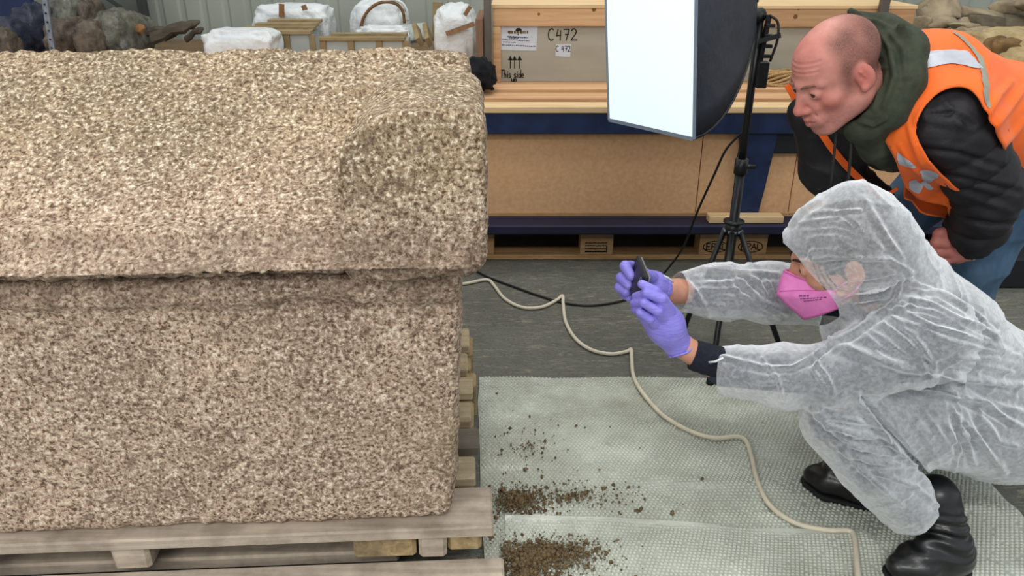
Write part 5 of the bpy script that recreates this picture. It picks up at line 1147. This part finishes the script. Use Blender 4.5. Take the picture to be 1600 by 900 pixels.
blot((0, .11, -.034), (.022, .03, .022), (.95, .66, .66)); blot((-.05, .07, -.03), (.035, .03, .028), (.97, .72, .72)); blot((.05, .07, -.03), (.035, .03, .028), (.97, .72, .72)); blot((-.085, -.01, 0), (.02, .03, .04), (1.02, .70, .68))
blot((0, .07, .085), (.06, .05, .05), (1.0, .84, .84)); blot((0, .104, -.069), (.024, .012, .006), (.86, .58, .58))
st_ = np.exp(-((hl[:, 2] + .088) / .042) ** 2) * sstep(-.01, .05, hl[:, 1]); st_ *= 0.5 + 0.5 * sstep(-.5, .5, vnoise(hl * 240, 3)); col *= 1 - st_[:, None] * np.array([.24, .26, .25])
wr_ = np.zeros(len(hv))
for zz in (.052, .062, .072): wr_ += np.exp(-((hl[:, 2] - zz - .02 * np.abs(hl[:, 0]) * 4 * .2) / .0022) ** 2) * (np.abs(hl[:, 0]) < .05) * (hl[:, 1] > .05)
n = vnormals(hv, hq); hv = hv - n * (0.0018 * wr_)[:, None]
V2, Q2 = joinm((hv, hq), (bv, bq), (V, Q)); c2 = np.ones((len(V2), 3)); c2[:len(hv)] = col; c2[len(hv) + len(bv):] = (.90, .72, .72)
SKINM = skinmat('ruddy_skin', lin(208, 146, 132), lin(194, 130, 118))
mbody = meshobj('body', V2, Q2, SKINM, man, True, colors=c2)
eyes(MC, MR, MS, mbody, 'grey', gaze=(-.12, 1.0, .16))
for q_ in (-1, 1):
    MB().tube([W(MC, MR, (q_ * a, b, z), MS) for a, b, z in ((.014, .1035, .021), (.028, .0995, .0262), (.040, .090, .0265), (.049, .078, .020))], [.0018, .0030, .0026, .0012], 6).build('eyebrow', mat('light_brow_hair', lin(142, 98, 80), lin(110, 74, 60), 200), mbody, True)
# cropped hair at sides and back
def stubble():
    m, nt, p = newmat('cropped_hair'); p.inputs['Roughness'].default_value = 0.8; p.inputs['Base Color'].default_value = (*lin(88, 66, 56), 1)
    v = coords(nt); a = N(nt, 'ShaderNodeVertexColor', layer_name='Col'); sp = ramp(nt, noise(nt, v, 420, 3, .7), [(.3, (0.35,) * 3), (.65, (1.0,) * 3)])
    nt.links.new(mixc(nt, 1.0, a.outputs[0], sp, 'MULTIPLY'), p.inputs['Alpha']); return m
n = vnormals(hv, hq); hz_ = hl[:, 2] + 0.25 * hl[:, 1]
side = sstep(.052, .018, hl[:, 1]) * sstep(-.045, -.005, hl[:, 2]) * (1 - np.exp(-(np.linalg.norm((hl - np.array([0, .03, .12])) / np.array([.054, .09, .062]), axis=1)) ** 4)) * (1 - np.exp(-(np.linalg.norm((np.abs(hl) * [1, 0, 1] + hl * [0, 1, 0] - np.array([.085, -.006, -.002])) / np.array([.03, .028, .038]), axis=1)) ** 6))
side *= np.clip(.85 + .35 * vnoise(hl * 30, 8), 0, 1)
fm = side[hq].mean(1) > .06; Vh, Qh, u_ = submesh(hv + n * .0012, hq, fm); cc = np.repeat((side[u_] * .72)[:, None], 3, 1); meshobj('cropped_hair', Vh, Qh, stubble(), mbody, True, colors=cc)
# jacket
QUILT = mat('black_quilted_nylon', lin(34, 32, 36), lin(24, 23, 27), 24, rough=0.6, bump=0.4, bscale=60, bdist=0.004); 
s = SDF((.66, 1.50, .50), (1.62, 2.36, 1.16), 0.006)
s.cap(mNK + np.array([.03, .02, -.05]), mCH, .10, .15).cap(mCH + np.array([0, -.06, 0]), mPV + np.array([0, -.07, 0]), .125, .125, .04).cap(mCH + np.array([0, .06, 0]), mPV + np.array([0, .07, 0]), .125, .125, .04)
s.cap(A_(1455, 122, 1.88), mCH + np.array([.1, .04, 0]), .095, .12, .04); s.cap(mSL, mSR, .085, .09, .05); s.chain([mSL, mSL * .5 + mEL * .5 + np.array([.0, 0, .004]), mEL, mEL * .4 + mWL * .6, mWL + (mEL - mWL) * .12], [.086, .083, .076, .066, .046], .010)
s.chain([mSR, mER, mWR], [.080, .070, .055], .03); s.cap(A_(1262, 178, 1.95), A_(1300, 262, 1.98), .045, .062, .03)
V, Q = s.mesh(2); n = vnormals(V, Q)
d1, t1_ = segdist(V, mSL, mEL); d2, t2_ = segdist(V, mEL, mWL); d3, t3_ = segdist(V, mSR, mER)
la = np.linalg.norm(mEL - mSL); lb_ = np.linalg.norm(mWL - mEL); along = np.where(d1 < d2, t1_ * la, la + t2_ * lb_); m_ = np.minimum(d1, d2) < .095
along = along + .014 * vnoise(V * 9, 5); q1 = np.abs(np.sin(np.pi * along / .068)) ** .6
wvv = np.stack([vnoise(V * 9, 31), vnoise(V * 9, 32), vnoise(V * 9, 33)], 1) * .02
V = V + n * (np.where(m_, .010 * (q1 - .6), .004 * vnoise(V * 14, 3)) + .005 * ridge((V + wvv) * [16, 12, 16], 12) + .003 * vnoise(V * 26, 15))[:, None]
V = crease(V, Q, [([(1452, 180), (1490, 178), (1520, 196)], 4, -.008), ([(1440, 232), (1500, 240), (1565, 262)], 4, -.008), ([(1470, 272), (1530, 285), (1592, 300)], 4, -.008), ([(1490, 300), (1540, 315), (1580, 330)], 5, .006), ([(1500, 340), (1550, 350), (1590, 350)], 4, -.007), ([(1470, 150), (1500, 190), (1510, 240)], 4, .004)])
ax = mEL - mWL; keep = ((V[Q].mean(1) - (mWL + ax * .10)) @ ax > 0) | (np.linalg.norm(V[Q].mean(1) - mWL, axis=1) > .12); V, Q, _ = submesh(V, Q, keep)
jk = meshobj('jacket', V, Q, QUILT, man, True); tag(jk, 'black quilted jacket')
# green hoodie: chest panel and hood bunched round the neck
GRN = mat('olive_green_jersey', lin(66, 72, 56), lin(52, 58, 45), 40, rough=0.95, bump=0.35, bscale=160, bdist=0.002)
s = SDF(A_(1380, 120, 1.80) - np.array([.20, .24, .24]), A_(1380, 120, 1.80) + np.array([.26, .30, .20]), 0.0042)
s.chain(fk([(1338, 44, 1.86), (1376, 54, 1.83), (1402, 84, 1.79), (1398, 130, 1.75), (1378, 168, 1.735), (1346, 192, 1.75)]), [.030, .042, .054, .058, .050, .034], .03)
s.chain(fk([(1338, 44, 1.88), (1325, 70, 1.98), (1318, 130, 2.0), (1325, 185, 1.92), (1346, 192, 1.76)]), [.032, .04, .04, .036, .032], .03)
s.chain(fk([(1395, 60, 1.86), (1420, 95, 1.86), (1412, 140, 1.84)]), [.035, .045, .05], .03)
s.cap(A_(1345, 40, 1.82), A_(1329, 18, 1.80), .022, .007, .012); s.cap(A_(1405, 62, 1.77), A_(1409, 38, 1.75), .024, .007, .012)
s.chain(fk([(1352, 195, 1.755), (1372, 225, 1.80), (1398, 262, 1.87)]), [.040, .038, .022], .03)
s.ell(MC, np.array([.088, .106, .125]) * MS, MR, .008, 'sub')
V, Q = s.mesh(2); n = vnormals(V, Q); wvv = np.stack([vnoise(V * 10, 61), vnoise(V * 10, 62), vnoise(V * 10, 63)], 1) * .03
V = V + n * (.004 * vnoise(V * 16, 6) + .003 * ridge((V + wvv) * [18, 14, 9], 62))[:, None]
V = crease(V, Q, [([(1352, 42), (1372, 70), (1378, 120), (1366, 170)], 4, .009), ([(1366, 40), (1390, 75), (1398, 120), (1380, 165)], 5, .010), ([(1385, 45), (1412, 80), (1415, 120)], 4, .008), ([(1345, 30), (1368, 32), (1392, 42)], 3, .007), ([(1362, 60), (1370, 100), (1362, 150)], 3, .006), ([(1342, 190), (1365, 196), (1385, 185)], 3, .007)])
hd = meshobj('hoodie', V, Q, GRN, man, True); tag(hd, 'olive green hood bunched round the neck')
CORD = flat('dark_drawcord', lin(44, 46, 44), 0.8)
MB().tube(spline(fk([(1307, 197, 1.755), (1304, 235, 1.765), (1298, 292, 1.78)]), 5), .0032, 6).build('drawcord', CORD, hd, True); MB().tube(spline(fk([(1331, 200, 1.75), (1329, 240, 1.755), (1325, 284, 1.76)]), 5), .0034, 6).build('drawcord', CORD, hd, True)
# vest
def vest_mat():
    m, nt, p = newmat('fluorescent_orange_polyester'); p.inputs['Roughness'].default_value = 0.6; p.inputs['Specular IOR Level'].default_value = 0.3
    v = coords(nt); c = ramp(nt, noise(nt, v, 7, 3), [(.3, lin(255, 118, 42)), (.7, lin(252, 106, 34))]); nt.links.new(c, p.inputs['Base Color']); bumpn(nt, p, noise(nt, v, 500, 2), .15, .001)
    p.inputs['Sheen Weight'].default_value = .1; return m
VEST = vest_mat()
s = SDF((.60, 1.42, .52), (1.66, 2.42, 1.22), 0.0065); o_ = .019
s.cap(mNK + np.array([.03, .02, -.05]), mCH, .10 + o_, .15 + o_).cap(mCH + np.array([0, -.06, 0]), mPV + np.array([0, -.07, 0]), .125 + o_, .135 + o_, .04).cap(mCH + np.array([0, .06, 0]), mPV + np.array([0, .07, 0]), .125 + o_, .135 + o_, .04)
s.cap(A_(1455, 122, 1.88), mCH + np.array([.1, .04, 0]), .095 + o_, .12 + o_, .04); s.cap(mSL, mSR, .088 + o_, .09 + o_, .05); s.cap(mSL, mSL * .6 + mEL * .4, .095, .09, .03)
s.chain(fk([(1400, 225, 1.80), (1425, 280, 1.83), (1462, 306, 1.86), (1492, 335, 1.88)]), [.035, .04, .04, .022], .04)
V, Q = s.mesh(2); n = vnormals(V, Q); wvv = np.stack([vnoise(V * 6, 81), vnoise(V * 6, 82), vnoise(V * 6, 83)], 1) * .03
V = V + n * (.004 * ridge((V + wvv) * [8, 9, 12], 82) + .003 * vnoise(V * 9, 85))[:, None]
V = crease(V, Q, [([(1545, 180), (1560, 150), (1580, 128)], 5, .008), ([(1552, 205), (1580, 165), (1600, 140)], 5, .008), ([(1560, 235), (1585, 210), (1600, 190)], 5, .006), ([(1430, 190), (1450, 165), (1490, 145)], 4, .005), ([(1415, 180), (1425, 220), (1440, 260)], 3, .005), ([(1450, 290), (1470, 296), (1490, 318)], 4, .006), ([(1404, 225), (1425, 262), (1455, 285)], 3, .005)])
n = vnormals(V, Q); cen = V[Q].mean(1); fn = n[Q].mean(1); cp = proj(cen); fc = facing(cen, fn)
near_front = [(1432, 44), (1442, 80), (1432, 118), (1403, 140), (1412, 158), (1409, 178), (1378, 212), (1397, 247), (1414, 292), (1435, 312), (1455, 318), (1482, 322), (1484, 352), (1500, 357), (1506, 338), (1500, 300), (1472, 276), (1452, 252), (1438, 232), (1429, 203), (1440, 169), (1458, 150), (1478, 138), (1500, 133), (1515, 135), (1530, 152), (1545, 180), (1562, 215), (1590, 270), (1640, 400), (1760, 400), (1760, 0), (1440, 0)]
camside = fc > -.02
k1 = inpoly(cp, near_front) & (cen[:, 1] < 2.12)
k2 = (~camside) & (cen[:, 0] > .93) & (cp[:, 0] > 1412)
V1, Q1, _ = submesh(V, Q, np.where(camside, k1, k2)); V1 = smooth_edge(V1, Q1, 14)
vs_ = meshobj('safety_vest', V1, Q1, VEST, man, True); tag(vs_, 'orange high visibility vest'); sm = vs_.modifiers.new('cloth', 'SOLIDIFY'); sm.thickness = .004; sm.offset = -1
def reflective(polyg, lift=.0025, need=True):
    m = inpoly(cp, polyg) & camside & (k1 if need else True); Va, Qa, _ = submesh(V + n * lift, Q, m); return smooth_edge(Va, Qa, 2) + 0.0, Qa
def biggest(V, Q):
    lab = np.arange(len(V))
    for _ in range(400):
        m = lab[Q].min(1); new = lab.copy(); np.minimum.at(new, Q.ravel(), np.repeat(m, 4))
        if (new == lab).all(): break
        lab = new
    u, c = np.unique(lab[Q[:, 0]], return_counts=True); a, b, _ = submesh(V, Q, lab[Q[:, 0]] == u[c.argmax()]); return a, b
REFL = mat('silver_reflective_tape', lin(214, 218, 228), lin(186, 188, 196), 10, rough=0.28, metal=0.35, bump=0.3, bscale=40, stretch=(1, 1, 3)); REFD = mat('grey_reflective_tape', lin(170, 166, 146), lin(146, 144, 132), 14, rough=0.35, metal=0.3, bump=0.25, bscale=40)
for nm, pg, mt_ in (('reflective_strip', [(1404, 138), (1414, 112), (1428, 86), (1450, 81), (1480, 79), (1508, 80), (1514, 84), (1536, 108), (1522, 108), (1504, 101), (1478, 101), (1450, 107), (1428, 120), (1412, 134)], REFL), ('reflective_strip', [(1488, 50), (1500, 54), (1520, 74), (1536, 92), (1542, 118), (1546, 150), (1546, 172), (1538, 160), (1534, 120), (1528, 94), (1514, 74)], REFD),
                ('reflective_strip', [(1401, 234), (1415, 246), (1437, 262), (1420, 260), (1405, 256)], REFL), ('reflective_strip', [(1436, 264), (1452, 264), (1470, 272), (1452, 285), (1440, 276)], REFL), ('reflective_strip', [(1420, 282), (1430, 279), (1444, 288), (1436, 304), (1421, 294)], REFL), ('reflective_strip', [(1436, 284), (1446, 280), (1458, 292), (1455, 298)], REFL)):
    Va, Qa = reflective(pg)
    if len(Qa): meshobj(nm, *biggest(Va, Qa), mt_, vs_, True)
# far front edge of the vest: thin strip hanging in front of the jacket
def ribbon(name, pts, wdt, m, par, th=.004):
    mb = MB(); P = spline(pts, 6)
    for a, b in zip(P[:-1], P[1:]): mb.bar(a, b + (b - a) * .1, wdt, th, (0, -1, .35))
    return mb.build(name, m, par)
ribbon('front_edge', fk([(1230, 132, 1.99), (1252, 170, 1.97), (1281, 205, 1.89), (1300, 232, 1.87), (1325, 262, 1.88), (1348, 284, 1.89), (1364, 299, 1.90)]), .016, VEST, vs_); ribbon('front_edge', fk([(1366, 306, 1.90), (1386, 304, 1.90), (1402, 294, 1.89)]), .009, VEST, vs_)
# jeans and shoes
JEAN = mat('blue_denim', lin(86, 116, 142), lin(58, 82, 108), 14, rough=0.9, bump=0.4, bscale=240, bdist=0.002, stretch=(1, 1, .5))
s = SDF((.98, 1.82, .05), (1.54, 2.36, .90), 0.0075)
s.cap(mHL, mHR, .13, .13).chain([mHL, mKL + np.array([.012, .01, 0]), mAL], [.11, .078, .06], .03).chain([mHR, mKR, mAR], [.11, .075, .06], .03); V, Q = s.mesh(2); n = vnormals(V, Q)
V = V + n * (.005 * ridge((V + wvv[:1] * 0) * [9, 9, 16], 22) + .003 * vnoise(V * 16, 25))[:, None]; meshobj('jeans', V, Q, JEAN, man, True)
for a_, dx in ((mAL, -.15), (mAR, -.15)):
    s = SDF(np.array([a_[0] - .25, a_[1] - .1, -.02]), np.array([a_[0] + .12, a_[1] + .1, .16]), .006); s.cap((a_[0] + .02, a_[1], .045), (a_[0] + dx, a_[1] - .03, .038), .044, .034).cap((a_[0], a_[1], .05), (a_[0], a_[1], .10), .045, .05, .03); s.plane((0, 0, .002), (0, 0, -1)); V, Q = s.mesh(1); meshobj('shoe', V, Q, LEA, man, True)
